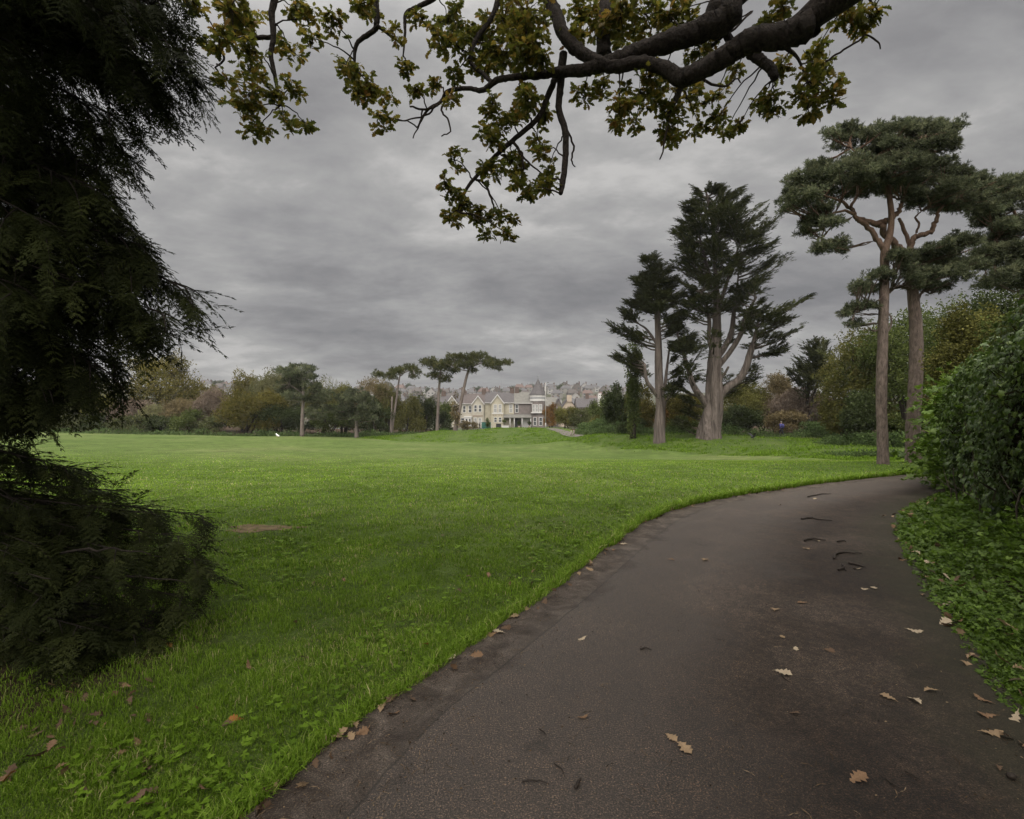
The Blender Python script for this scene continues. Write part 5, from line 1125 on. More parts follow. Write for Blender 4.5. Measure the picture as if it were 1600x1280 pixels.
# low nettles and cow parsley between hedge and tarmac
gc = MB()
pr_seg = np.linalg.norm(np.diff(PR, axis=0), axis=1); pcs = np.append(0, np.cumsum(pr_seg)); pd = unit(np.gradient(PR, axis=0)); pn = np.column_stack([pd[:, 1], -pd[:, 0]])
def strip(n, off0, off1, h0, size, pw=1.0, lo=1.5, hi=14.5):
    yy = np.exp(rng.uniform(np.log(lo), np.log(hi), n)); o_ = off0 + (off1 - off0) * rng.random(n) ** pw
    x = np.interp(yy, PR[:, 1], PR[:, 0]); nx_ = np.interp(yy, PR[:, 1], pn[:, 0]); ny_ = np.interp(yy, PR[:, 1], pn[:, 1])
    X, Y_ = x + nx_ * o_, yy + ny_ * o_
    lump = .5 + .5 * np.sin(X * 2.9 + np.sin(Y_ * 2.1) * 1.6) * np.sin(Y_ * 2.6 + np.sin(X * 1.7))
    hh = h0 * (.15 + .85 * np.clip(o_ / 1.0, 0, 1)) * (.35 + .9 * lump)
    keep = rng.random(n) < .35 + .65 * np.clip(lump + .3, 0, 1)
    z = gz(X, Y_) + .015 + hh * rng.random(n) ** .7
    d = unit(rng.normal(0, 1, (n, 3)) * np.array([1, 1, .35])); up = unit(np.array([0, -.15, 1.0]) + rng.normal(0, .38, (n, 3)))
    k = keep; put(gc, HERB, np.column_stack([X, Y_, z])[k], frame(d[k], up[k]), size * np.clip(yy[k] / 4, .8, 1.9) * rng.uniform(.5, 1.35, k.sum()), np.column_stack([rng.beta(2, 2.2, k.sum()), np.clip(.25 + .5 * lump[k] + rng.normal(0, .14, k.sum()), 0, 1)]))
strip(46000, .03, 2.5, .36, .033)
strip(9000, .0, .5, .12, .034)
strip(13000, .5, 2.6, .66, .044, .8, 3.2, 14.5)
strip(2500, -.08, .10, .05, .035)
tag(gc.build('ground_cover', M_HERB), kind='stuff')
# ---------------------------------------------------------------- the terrace of houses beyond the bank
def wallmat(name, c, var=.12): return plain(name, c, .85, var, 1.2, .2)
M_SLATE = plain('slate_roof', (0.060, 0.055, 0.057), .7, .25, 2.5, .3)
M_SLATEL = plain('weathered_slate_roof', (0.115, 0.112, 0.102), .8, .2, 1.5, .2)
M_SLATEB = plain('brown_slate_roof', (0.066, 0.054, 0.052), .75, .22, 2.0, .3)
M_CREAM = wallmat('cream_render', (0.300, 0.280, 0.236)); M_YEL = wallmat('yellow_render', (0.315, 0.290, 0.228)); M_PINK = wallmat('pinkish_brick', (0.23, 0.185, 0.15)); M_GREYW = wallmat('grey_stone', (0.130, 0.113, 0.108), .2)
M_WHITE = plain('white_paint', (0.46, 0.45, 0.44), .5, .06); M_GLASS = plain('window_glass', (0.055, 0.06, 0.065), .12, .35, .8, .6); M_CURT = plain('curtained_glass', (0.24, 0.24, 0.235), .25, .2, .9, .5)
M_BRICK = plain('brick_chimney', (0.082, 0.060, 0.051), .9, .2); M_LEAD = plain('grey_lead', (0.20, 0.205, 0.21), .6, .12)
YF = 140.0
def hx(px): return (px - 800) / F * YF
def hz(py): return CAMZ - (py - HZ) / F * YF
GB = -1.0
def window(root, x0, x1, y0, y1, yf=YF, curt=False, sashes=1):
    """window by its pixel rectangle on the facade plane yf"""
    X0, X1, Z0, Z1 = hx(x0), hx(x1), hz(y1), hz(y0); f = MB(); t_ = .11
    f.box(X0, X1, yf - .09, yf - .004, Z0, Z0 + t_); f.box(X0, X1, yf - .09, yf - .004, Z1 - t_, Z1)
    f.box(X0, X0 + t_, yf - .09, yf - .004, Z0 + t_, Z1 - t_); f.box(X1 - t_, X1, yf - .09, yf - .004, Z0 + t_, Z1 - t_)
    zm = (Z0 + Z1) / 2; f.box(X0 + t_, X1 - t_, yf - .085, yf - .004, zm - .05, zm + .05)
    w_ = f.build('window', M_WHITE, root)
    p = MB(); p.box(X0 + t_, X1 - t_, yf - .045, yf - .003, Z0 + t_, zm - .05); p.box(X0 + t_, X1 - t_, yf - .045, yf - .003, zm + .05, Z1 - t_)
    p.build('pane', M_CURT if curt else M_GLASS, w_)
def gable_front(root, x0, x1, eave, apex, yf, wall, trim=M_WHITE, depth=4.5):
    """a front-facing gable that stands proud of the main roof"""
    X0, X1, ZE, ZA = hx(x0), hx(x1), hz(eave), hz(apex); xm = (X0 + X1) / 2
    mb = MB(); mb.poly([(X0, yf, ZE), (X1, yf, ZE), (xm, yf, ZA)]); mb.poly([(X0, yf, GB), (X1, yf, GB), (X1, yf, ZE), (X0, yf, ZE)])
    for xx in (X0, X1): mb.poly([(xx, yf, GB), (xx, yf + depth, GB), (xx, yf + depth, ZE), (xx, yf, ZE)])
    mb.build('gable_wall', wall, root)
    rf = MB()
    for s, xa in ((-1, X0), (1, X1)):
        xo = xa + s * .25; zo = ZE - .25 * (ZA - ZE) / (xm - X0)
        rf.poly([(xo, yf - .3, zo), (xm, yf - .3, ZA + .06), (xm, yf + depth + 2, ZA + .06), (xo, yf + depth + 2, zo)])
    r = rf.build('gable_roof', M_SLATE, root)
    bg_ = MB()
    for s, xa in ((-1, X0), (1, X1)):
        xo = xa + s * .25; zo = ZE - .25 * (ZA - ZE) / (xm - X0)
        bg_.poly([(xo, yf - .32, zo - .28), (xm, yf - .32, ZA - .22), (xm, yf - .32, ZA + .1), (xo, yf - .32, zo + .05)])
    bg_.build('bargeboard', trim, r)
def terrace_house(label, x0, x1, eave, ridge, wall, roof, chim):
    X0, X1, ZE, ZR = hx(x0), hx(x1), hz(eave), hz(ridge); D = 9.0
    root = thing('terraced_house', ((X0 + X1) / 2, YF + D / 2, GB), label, 'house', 'terrace of houses facing the park')
    w_ = MB(); w_.box(X0 + .01, X1 - .01, YF, YF + D, GB, ZE); w_.poly([(X0 + .01, YF, ZE), (X0 + .01, YF + D, ZE), (X0 + .01, YF + D / 2, ZR)]); w_.poly([(X1 - .01, YF, ZE), (X1 - .01, YF + D, ZE), (X1 - .01, YF + D / 2, ZR)])
    w_.build('wall', wall, root)
    r = MB()
    r.poly([(X0, YF - .35, ZE - .2), (X1, YF - .35, ZE - .2), (X1, YF + D / 2, ZR), (X0, YF + D / 2, ZR)]); r.poly([(X1, YF + D + .35, ZE - .2), (X0, YF + D + .35, ZE - .2), (X0, YF + D / 2, ZR), (X1, YF + D / 2, ZR)])
    rf = r.build('roof', roof, root)
    gt = MB(); gt.box(X0, X1, YF - .45, YF - .36, ZE - .3, ZE - .16); gt.build('gutter', M_WHITE, root)
    for cx in chim:
        c = MB(); c.box(hx(cx) - .6, hx(cx) + .6, YF + D / 2 - .45, YF + D / 2 + .45, ZR - .8, ZR + 1.1); cc = c.build('chimney', M_BRICK, rf)
        pt = MB()
        for dx_ in (-.35, 0, .35): tube(pt, [(hx(cx) + dx_, YF + D / 2, ZR + 1.1), (hx(cx) + dx_, YF + D / 2, ZR + 1.5)], [.13, .10], 7, 1)
        pt.build('chimney_pots', M_BRICK, cc)
    return root
h = terrace_house('pinkish cream end house half hidden by the dark bushes, leftmost of the terrace', 686, 719, 630, 617, M_PINK, M_SLATE, [690])
gable_front(h, 698, 716, 631, 619, YF - 1.2, M_CREAM)
for a in [(701, 706, 633, 644), (709, 714, 633, 644)]: window(h, *a, yf=YF - 1.2)
window(h, 690, 695, 633, 644)
h = terrace_house('cream house with a white gable and a flat white porch in the terrace', 719.2, 757, 630, 614, M_CREAM, M_SLATEB, [722, 755])
gable_front(h, 738.5, 756, 630, 619, YF - 1.2, M_CREAM)
for a in [(741, 746, 633, 644), (748, 753, 633, 644)]: window(h, *a, yf=YF - 1.2, curt=False)
for a in [(741, 746, 653, 663), (748, 753, 653, 663)]: window(h, *a, yf=YF - 1.2, curt=True)
for a in [(723, 728, 634, 645), (732, 737, 634, 645), (720, 726, 653, 661)]: window(h, *a)
mb = MB(); mb.box(hx(726), hx(738), YF - 2.2, YF - .01, hz(652.5), hz(650.5)); p_ = mb.build('porch', M_WHITE, h)
mb = MB(); mb.box(hx(727), hx(737.5), YF - 2.0, YF - .02, GB, hz(652.6)); mb.build('porch_wall', M_WHITE, p_)
for a in [(728, 732, 654, 663), (733, 737, 654, 663)]: window(p_, *a, yf=YF - 2.0)
mb = MB(); mb.box(hx(739), hx(755), YF - 1.3, YF - 1.201, hz(651), hz(649)); mb.build('string_course', M_PINK, h)
h = terrace_house('pale yellow gabled house between the cream house and the grey turret house', 757.2, 803, 628.5, 612, M_YEL, M_SLATE, [800])
gable_front(h, 768, 787, 629, 617, YF - 1.2, M_YEL)
for a in [(771.5, 777, 632, 645), (779, 784, 632, 645)]: window(h, *a, yf=YF - 1.2, curt=True)
for a in [(772, 777, 652, 660), (779, 784, 652, 660)]: window(h, *a, yf=YF - 1.2)
window(h, 795.5, 801, 632, 645, curt=True)
mb = MB(); mb.box(hx(769), hx(786.5), YF - 1.3, YF - 1.201, hz(646.8), hz(645.2)); mb.build('window_sill', M_WHITE, h)
mb = MB()
for a in (770, 774, 779, 783): mb.box(hx(a), hx(a + 2), YF - 1.26, YF - 1.201, hz(649.8), hz(648.2))
mb.build('date_band', M_PINK, h)
# the grey corner house with its round turret
h = terrace_house('grey stone corner house with a tall cone-roofed turret', 803.2, 832, 629, 611.5, M_GREYW, M_SLATEL, [808])
window(h, 805, 810, 632, 645)
mb = MB(); tc_ = np.array([hx(841), YF + 1.0])
def ringwall(mb, r0, z0, r1, z1, n=16):
    a = np.linspace(0, 2 * np.pi, n, endpoint=False); v0 = np.column_stack([tc_[0] + r0 * np.cos(a), tc_[1] + r0 * np.sin(a), np.full(n, z0)]); v1 = np.column_stack([tc_[0] + r1 * np.cos(a), tc_[1] + r1 * np.sin(a), np.full(n, z1)])
    i = np.arange(n); j = (i + 1) % n; mb.add(np.vstack([v0, v1]), np.stack([i, j, n + j, n + i], -1))
R0 = hx(853) - hx(841)
tb = MB(); ringwall(tb, R0, GB, R0, hz(627)); tw_ = tb.build('turret', M_GREYW, h)
for z0, z1, mm, nm_ in [(627, 623.5, M_WHITE, 'cornice_band'), (623.5, 621, M_LEAD, 'lead_band'), (621, 616.5, M_WHITE, 'cornice_band')]:
    b_ = MB(); ringwall(b_, R0 + .15, hz(z0), R0 + .2, hz(z1)); b_.build(nm_, mm, tw_)
b_ = MB(); ringwall(b_, R0 + .45, hz(617), R0 * .72, hz(608)); ringwall(b_, R0 * .72, hz(608), .05, hz(592)); rf = b_.build('turret_roof', M_SLATE, tw_)
b_ = MB(); tube(b_, [(tc_[0], tc_[1], hz(593)), (tc_[0], tc_[1], hz(584.5))], [.09, .03], 6, 1); tube(b_, [(tc_[0] - .35, tc_[1], hz(588)), (tc_[0] + .35, tc_[1], hz(588))], [.05, .05], 5, 1); b_.build('finial', M_LEAD, rf)
yt = YF + 1.0 - R0 - .03
bw = MB(); bw.box(hx(830), hx(847.5), yt - .4, yt + 1.2, hz(645), hz(631)); bay = bw.build('bay', M_GREYW, tw_)
for a in [(831.5, 835.5, 632, 644), (836, 840.5, 632, 644), (841.5, 846.5, 632, 644)]: window(bay, *a, yf=yt - .4, curt=True)
mb = MB(); mb.box(hx(829), hx(848), yt - .55, yt - .401, hz(645.8), hz(644.3)); mb.build('window_sill', M_WHITE, bay)
bw = MB(); bw.box(hx(830.5), hx(850), yt - .5, yt + 1.2, GB, hz(650)); bay = bw.build('bay', M_GREYW, tw_)
for a in [(833, 838, 652, 665), (841.5, 847, 652, 665)]: window(bay, *a, yf=yt - .5)
cp = MB(); cp.poly([(hx(787), YF - 2.4, hz(652.4)), (hx(830), YF - 2.4, hz(652.4)), (hx(830), YF - .02, hz(647.5)), (hx(787), YF - .02, hz(647.5))]); cp.box(hx(787), hx(830), YF - 2.42, YF - 2.3, hz(653.2), hz(652.5)); cpo = cp.build('canopy', M_SLATEL, h)
for px in (797, 803.5, 815.5, 829): 
    q = MB(); tube(q, [(hx(px), YF - 2.2, GB), (hx(px), YF - 2.2, hz(652.8))], [.13, .12], 7, 1); q.build('post', M_WHITE, cpo)
q = MB(); q.box(hx(816), hx(829), YF - .12, YF - .01, GB, hz(652.8)); q.build('garage_door', M_WHITE, h)
q = MB(); q.box(hx(805), hx(808.5), YF - .1, YF - .01, GB, hz(652.6)); q.build('door', plain('dark_door', (.03, .03, .035), .4), h)
# a house further right whose cream gable end and stack show above the bushes
def small_house(label, px, Y, wpx, eave, ridge, wall, roof, along=True, chim=(0.25,), group=None, base=None, name='house', copies=False):
    s1 = Y / F; X = (px - 800) * s1; W = wpx * s1; ZE, ZR = CAMZ - (eave - HZ) * s1, CAMZ - (ridge - HZ) * s1; D = 8.0; z0 = gz1(X, Y) - .8 if base is None else base
    root = thing(name, (X, Y + D / 2, z0), label, 'house', group)
    w_ = MB(); w_.box(X - W / 2, X + W / 2, Y, Y + D, z0, ZE); r = MB()
    if along:
        for xx in (X - W / 2, X + W / 2): w_.poly([(xx, Y, ZE), (xx, Y + D, ZE), (xx, Y + D / 2, ZR)])
        for y_, s in ((Y - .3, 1), (Y + D + .3, -1)): r.poly([(X - W / 2 - .2, y_, ZE - .15), (X + W / 2 + .2, y_, ZE - .15), (X + W / 2 + .2, Y + D / 2, ZR), (X - W / 2 - .2, Y + D / 2, ZR)])
    else:
        for yy in (Y, Y + D): w_.poly([(X - W / 2, yy, ZE), (X + W / 2, yy, ZE), (X, yy, ZR)])
        for s in (-1, 1): r.poly([(X + s * (W / 2 + .3), Y - .3, ZE - .2), (X, Y - .3, ZR + .05), (X, Y + D + .3, ZR + .05), (X + s * (W / 2 + .3), Y + D + .3, ZE - .2)])
    w_.build('wall', wall, root); rf = r.build('roof', roof, root)
    for c in chim:
        cb = MB(); xc = X + (c - .5) * W; zc = ZR - (0 if along else abs(c - .5) * 2 * (ZR - ZE)); cb.box(xc - .55, xc + .55, Y + D / 2 - .5, Y + D / 2 + .5, zc - .6, zc + 1.5); cb.build('chimney', wall if not along else M_BRICK, rf)
    return root
M_PEACH = wallmat('peach_render', (0.33, 0.275, 0.22))
h = small_house('peach gable-ended house with a broad chimney stack behind the olive bush', 889, 150, 25, 640, 622, M_PEACH, M_SLATE, False, ())
mb = MB(); s1 = 150 / F; mb.box((886 - 800) * s1, (893 - 800) * s1, 149.7, 151, CAMZ - (628 - HZ) * s1, CAMZ - (617.5 - HZ) * s1); mb.build('chimney', M_PEACH, h)
small_house('grey-roofed house immediately right of the turret', 862, 165, 18, 634, 620, M_GREYW, M_SLATEL, True, ())
small_house('narrow dark gabled house between the turret and the peach gable', 873, 160, 10, 636, 623, M_GREYW, M_SLATE, False, ())
small_house('long slate-roofed house right of the peach gable', 920, 168, 36, 636, 621, M_GREYW, M_SLATE, True, (.5,))
h = small_house('white gabled house with a tall white chimney beside the dark thin-topped tree', 944, 155, 14, 632, 620, M_WHITE, M_SLATE, False, ())
mb = MB(); s1 = 155 / F; mb.box((935 - 800) * s1, (939.5 - 800) * s1, 155, 156.4, CAMZ - (640 - HZ) * s1, CAMZ - (615 - HZ) * s1); mb.build('chimney', M_WHITE, h)
small_house('white-gabled house showing at the gap right of the round oak', 320, 150, 22, 620, 606, M_WHITE, M_SLATE, False, (), None)
small_house('grey house with a pointed gable behind the leftmost flat-topped pine', 603, 190, 24, 612, 596, M_GREYW, M_SLATE, False, ())
# the hillside estate: each house a copy of one of a few types, with roof and chimney
HG = 'houses covering the far hillside'
M_RED = plain('red_tile_roof', (0.088, 0.062, 0.055), .85, .2); M_BEI = wallmat('beige_render', (0.150, 0.143, 0.132)); M_PALE = wallmat('pale_render', (0.235, 0.228, 0.22)); M_DKW = wallmat('dull_brick', (0.090, 0.080, 0.074))
M_FARR = plain('far_slate_roof', (0.066, 0.064, 0.067), .8, .2); M_FARB = plain('far_brown_roof', (0.064, 0.056, 0.053), .85, .2)
types = []
def htype(label, W, D, HE, HR, wall, roof, hip, ori):
    root = thing('hillside_house', (0, 0, 0), label, 'house', HG)
    w_ = MB(); w_.box(-W/2, W/2, 0, D, -1.5, HE); r = MB()
    if ori:                      # ridge along x
        i_ = D / 2 * hip; a, b_ = (-W/2 + i_, D/2, HR), (W/2 - i_, D/2, HR)
        e = [(-W/2 - .3, -.3, HE), (W/2 + .3, -.3, HE), (W/2 + .3, D + .3, HE), (-W/2 - .3, D + .3, HE)]
        r.poly([e[0], e[1], b_, a]); r.poly([e[2], e[3], a, b_]); r.poly([e[1], e[2], b_]); r.poly([e[3], e[0], a])
    else:
        w_.poly([(-W/2, 0, HE), (W/2, 0, HE), (0, 0, HR)])
        for s in (-1, 1): r.poly([(s * (W/2 + .3), -.3, HE - .2), (0, -.3, HR), (0, D, HR), (s * (W/2 + .3), D, HE - .2)])
    ww = w_.build('wall', wall, root)
    rf = r.build('roof', roof, root)
    c = MB(); c.box(W * .22, W * .22 + 1.1, D/2 - .5, D/2 + .5, HE + (HR - HE) * .5, HR + 1.1); c.build('chimney', M_BRICK, rf)
    for xx, z0 in ((-W * .28, 1.0), (W * .18, 1.0), (-W * .28, 3.6), (W * .18, 3.6)):
        p = MB(); p.box(xx - .75, xx + .75, -.06, -.01, z0, z0 + 1.3); p.build('window', M_GLASS, root)
    types.append(root)
htype('far slate-roofed beige house on the hillside above the terrace', 11, 8, 5.4, 9.0, M_BEI, M_FARR, .6, True)
htype('far pale-walled house with a grey hipped roof on the hillside', 10, 8, 5.4, 8.6, M_PALE, M_FARR, .9, True)
htype('far dull brick house with a brown roof on the hillside', 9, 8, 5.4, 9.2, M_DKW, M_FARB, .3, True)
htype('far white-gabled house facing the park from the hillside', 8, 9, 5.2, 9.2, M_PALE, M_FARR, 0, False)
htype('far house with a red tiled roof on the hillside', 10, 8, 5.2, 8.8, M_BEI, M_RED, .4, True)
htype('far dark gabled house facing the park from the hillside', 8, 9, 5.4, 9.4, M_DKW, M_FARB, 0, False)
placed = [0] * len(types)
def hill_house(px, Y, k, rz):
    if placed[k] == 0: c = types[k]
    else: c = copy_tree(types[k])
    placed[k] += 1
    x = (px - 800) / F * Y; c.location = (x, Y, gz1(x, Y)); c.rotation_euler = (0, 0, rz); s = rng.uniform(.72, .95); c.scale = (s, s, s * rng.uniform(.9, 1.1))
for Y, step in [(212, 44), (250, 36), (290, 31), (335, 27), (385, 23), (440, 20), (500, 17), (545, 15)]:
    px = 556 + rng.uniform(0, 10)
    while px < 985:
        if not (Y < 235 and 690 < px < 850):
            k = rng.choice(6, p=[.32, .2, .18, .12, .07, .11]); k = 4 if (900 < px < 945 and 280 < Y < 400) else k
            hill_house(px, Y + rng.uniform(-7, 7), int(k), rng.normal(0, .16))
        px += step * rng.uniform(.8, 1.25)
for Y, step in [(330, 24), (400, 20), (470, 17), (540, 15)]:
    px = 318 + rng.uniform(0, 6)
    while px < 366:
        hill_house(px, Y + rng.uniform(-7, 7), int(rng.choice(6, p=[.3, .2, .18, .14, .07, .11])), rng.normal(0, .16)); px += step * rng.uniform(.8, 1.2)
for k_, t_ in enumerate(types):
    if placed[k_] == 0: hill_house(700 + 20 * k_, 460, k_, 0)
HT = 'dark trees scattered among the hillside houses'
for px, Y, hw, hgt in [(640, 520, 10, 9), (668, 480, 6, 7), (686, 540, 8, 8), (745, 530, 9, 9), (752, 400, 6, 6), (775, 545, 12, 8), (800, 520, 6, 8), (815, 430, 5, 6), (830, 545, 14, 8), (865, 540, 16, 8), (878, 460, 9, 7), (895, 400, 6, 6), (915, 500, 6, 6), (955, 520, 8, 8), (345, 545, 10, 9), (335, 480, 6, 8), (620, 400, 7, 7), (710, 440, 6, 6)]:
    g_ = on_ground(px, Y); S('hillside_tree', 'small dark rounded tree standing among the far hillside houses', 'tree', px, Y, hw, HZ - (g_[2] + hgt - CAMZ) * F / Y, 'dark', 160, 1.5, group=HT, M=7, stem=False)
mb = MB(); p = on_ground(783, 545); tube(mb, [p, p + np.array([0, 0, 24])], [.16, .08], 6, 1); tube(mb, [p + np.array([-1.6, 0, 22]), p + np.array([1.6, 0, 22])], [.08, .08], 5, 1)
tag(mb.build('radio_mast', M_LEAD), 'thin aerial mast on the skyline above the pale yellow house', 'mast')

# ---------------------------------------------------------------- street furniture in front of the houses
lp = on_ground(852.5, 100); s1 = 100 / F; lpr = thing('street_lamp', lp, 'tall grey street lamp post in front of the turret house', 'street lamp')
M_GALV = plain('galvanised_steel', (0.33, 0.32, 0.31), .5, .08)
zt = CAMZ - (598 - HZ) * s1
mb = MB(); tube(mb, [lp, (lp[0], lp[1], lp[2] + 1.3)], [.11, .11], 8, 1); tube(mb, [(lp[0], lp[1], lp[2] + 1.3), (lp[0], lp[1], zt)], [.085, .06], 8, 1); mb.build('pole', M_GALV, lpr)
mb = MB(); tube(mb, [(lp[0], lp[1], zt - .05), (lp[0] + .45, lp[1], zt)], [.035, .03], 6, 1); arm = mb.build('arm', M_GALV, lpr)
mb = MB(); mb.box(lp[0] + .3, lp[0] + .62, lp[1] - .13, lp[1] + .13, zt - .05, zt + .09); mb.build('lamp_head', plain('lamp_head', (.12, .12, .12), .5), arm)
gy = 129.0; s1 = gy / F
def at(px, Y=gy): x = (px - 800) / F * Y; return x, gz1(x, Y)
x0, z = at(752.5); x1, _ = at(766.5); root = thing('skip_container', ((x0 + x1) / 2, gy, z), 'dark green metal container parked before the cream house', 'container')
M_GRN = plain('green_paint', (0.022, 0.095, 0.072), .5, .12)
mb = MB(); mb.box(x0, x1, gy, gy + 1.8, z + .12, z + 1.62); bd = mb.build('body', M_GRN, root)
mb = MB()
for k in range(7): xx = x0 + (x1 - x0) * (k + .5) / 7; mb.box(xx - .05, xx + .05, gy - .06, gy - .002, z + .16, z + 1.55)
mb.build('ribs', M_GRN, bd)
mb = MB(); mb.box(x0 - .05, x1 + .05, gy - .06, gy + 1.86, z + 1.625, z + 1.72); mb.build('lid', M_GRN, root)
x0, z = at(775); x1, _ = at(783); root = thing('bin_store', ((x0 + x1) / 2, gy, z), 'black wheeled bins box between green container and canopy', 'bin')
M_BLK = plain('black_plastic', (0.018, 0.018, 0.019), .45, .1)
mb = MB(); mb.box(x0, x1, gy, gy + .9, z + .15, z + 1.25); mb.build('body', M_BLK, root)
mb = MB(); mb.box(x0 - .04, x1 + .04, gy - .06, gy + .95, z + 1.255, z + 1.34); mb.build('lid', M_BLK, root)
mb = MB()
for xx in (x0 + .15, x1 - .15): tube(mb, [(xx - .05, gy + .1, z + .1), (xx + .05, gy + .1, z + .1)], [.1, .1], 9, 1)
mb.build('wheel', M_BLK, root)
for (a, b_, lab) in [(757, 768, 'low white garden wall before the pale yellow house'), (784, 795, 'low white garden wall left of the canopy posts')]:
    xa, z = at(a, 131); xb, _ = at(b_, 131); mb = MB(); mb.box(xa, xb, 131, 131.25, z - .2, z + .75); mb.box(xa - .05, xb + .05, 130.95, 131.3, z + .752, z + .83)
    tag(mb.build('garden_wall', M_WHITE), lab, 'wall', 'low garden walls before the terrace')
for px, lab in [(811, 'potted ball-shaped bush on a stem beside the dark front door'), (827, 'potted ball-shaped bush on a stem beside the white garage door')]:
    x, z = at(px, 134); root = thing('potted_topiary', (x, 134, z), lab, 'plant', 'potted topiary before the grey house')
    mb = MB(); tube(mb, [(x, 134, z), (x, 134, z + .5)], [.22, .3], 9, 1); mb.build('pot', M_PINK, root)
    mb = MB(); tube(mb, [(x, 134, z + .5), (x, 134, z + 1.1)], [.05, .05], 6, 1); mb.build('stem', M_BARKD, root)
    mb = MB(); e = rdir(160); put(mb, SPRIG, np.array([x, 134, z + 1.4]) + e * .38, rand_rot(160), np.full(160, .22), tintarr(160)); mb.build('foliage', M_PAL['dark'], root)
x, z = at(787, 132); root = thing('palm_shrub', (x, 132, z), 'spiky cordyline palm in a front garden left of the canopy', 'plant')
mb = MB(); tube(mb, [(x, 132, z), (x + .1, 132, z + 1.4)], [.12, .09], 7, 2); mb.build('trunk', M_BARK, root)
mb = MB(); e = rdir(90, -.3); put(mb, T_quads([((0, 0, 0), (1, 0, -.1), (0, 1, 0), 1, .09)]) and [T_quads([((0, 0, 0), (1, 0, -.1), (0, 1, 0), 1, .09)])], np.repeat(np.array([[x + .1, 132, z + 1.5]]), 90, 0), frame(e, np.array([0, 0, 1.])), rng.uniform(.8, 1.3, 90), tintarr(90)); mb.build('crown', M_PAL['mid'], root)
for px, lab in [(892.5, 'short timber bollard at the foot of the far footpath, the left one'), (896.5, 'short timber bollard at the foot of the far footpath, the right one')]:
    p = on_ground(px, 66); mb = MB(); tube(mb, [p - (0, 0, .2), p + (0, 0, .62), p + (0, 0, .68)], [.11, .11, .07], 8, 1)
    tag(mb.build('bollard', M_DEADW), lab, 'bollard', 'bollards by the footpath')

# ---------------------------------------------------------------- people and birds
def skinned(name, pts, edges, radii, mat, parent, sub=1):
    me = bpy.data.meshes.new(name); me.from_pydata([tuple(map(float, p)) for p in pts], edges, []); me.update()
    o = bpy.data.objects.new(name, me); COL.objects.link(o); me.materials.append(mat)
    md = o.modifiers.new('skin', 'SKIN'); md.use_smooth_shade = True
    for v, r in zip(me.skin_vertices[0].data, radii): v.radius = (r, r) if not isinstance(r, tuple) else r
    me.skin_vertices[0].data[0].use_root = True
    s = o.modifiers.new('sub', 'SUBSURF'); s.levels = sub; s.render_levels = sub + 1
    o.parent = parent
    return o
M_SKIN = plain('skin', (.42, .27, .20), .6, .05); M_BLUE = plain('blue_jacket', (.050, .050, .170), .8, .15, 8); M_DTR = plain('dark_trousers', (.012, .012, .016), .85, .1); M_SHOE = plain('pale_shoes', (.45, .44, .42), .6); M_HAIR = plain('grey_hair', (.16, .14, .12), .9)
M_DJ = plain('dark_coat', (.016, .016, .02), .85, .1)
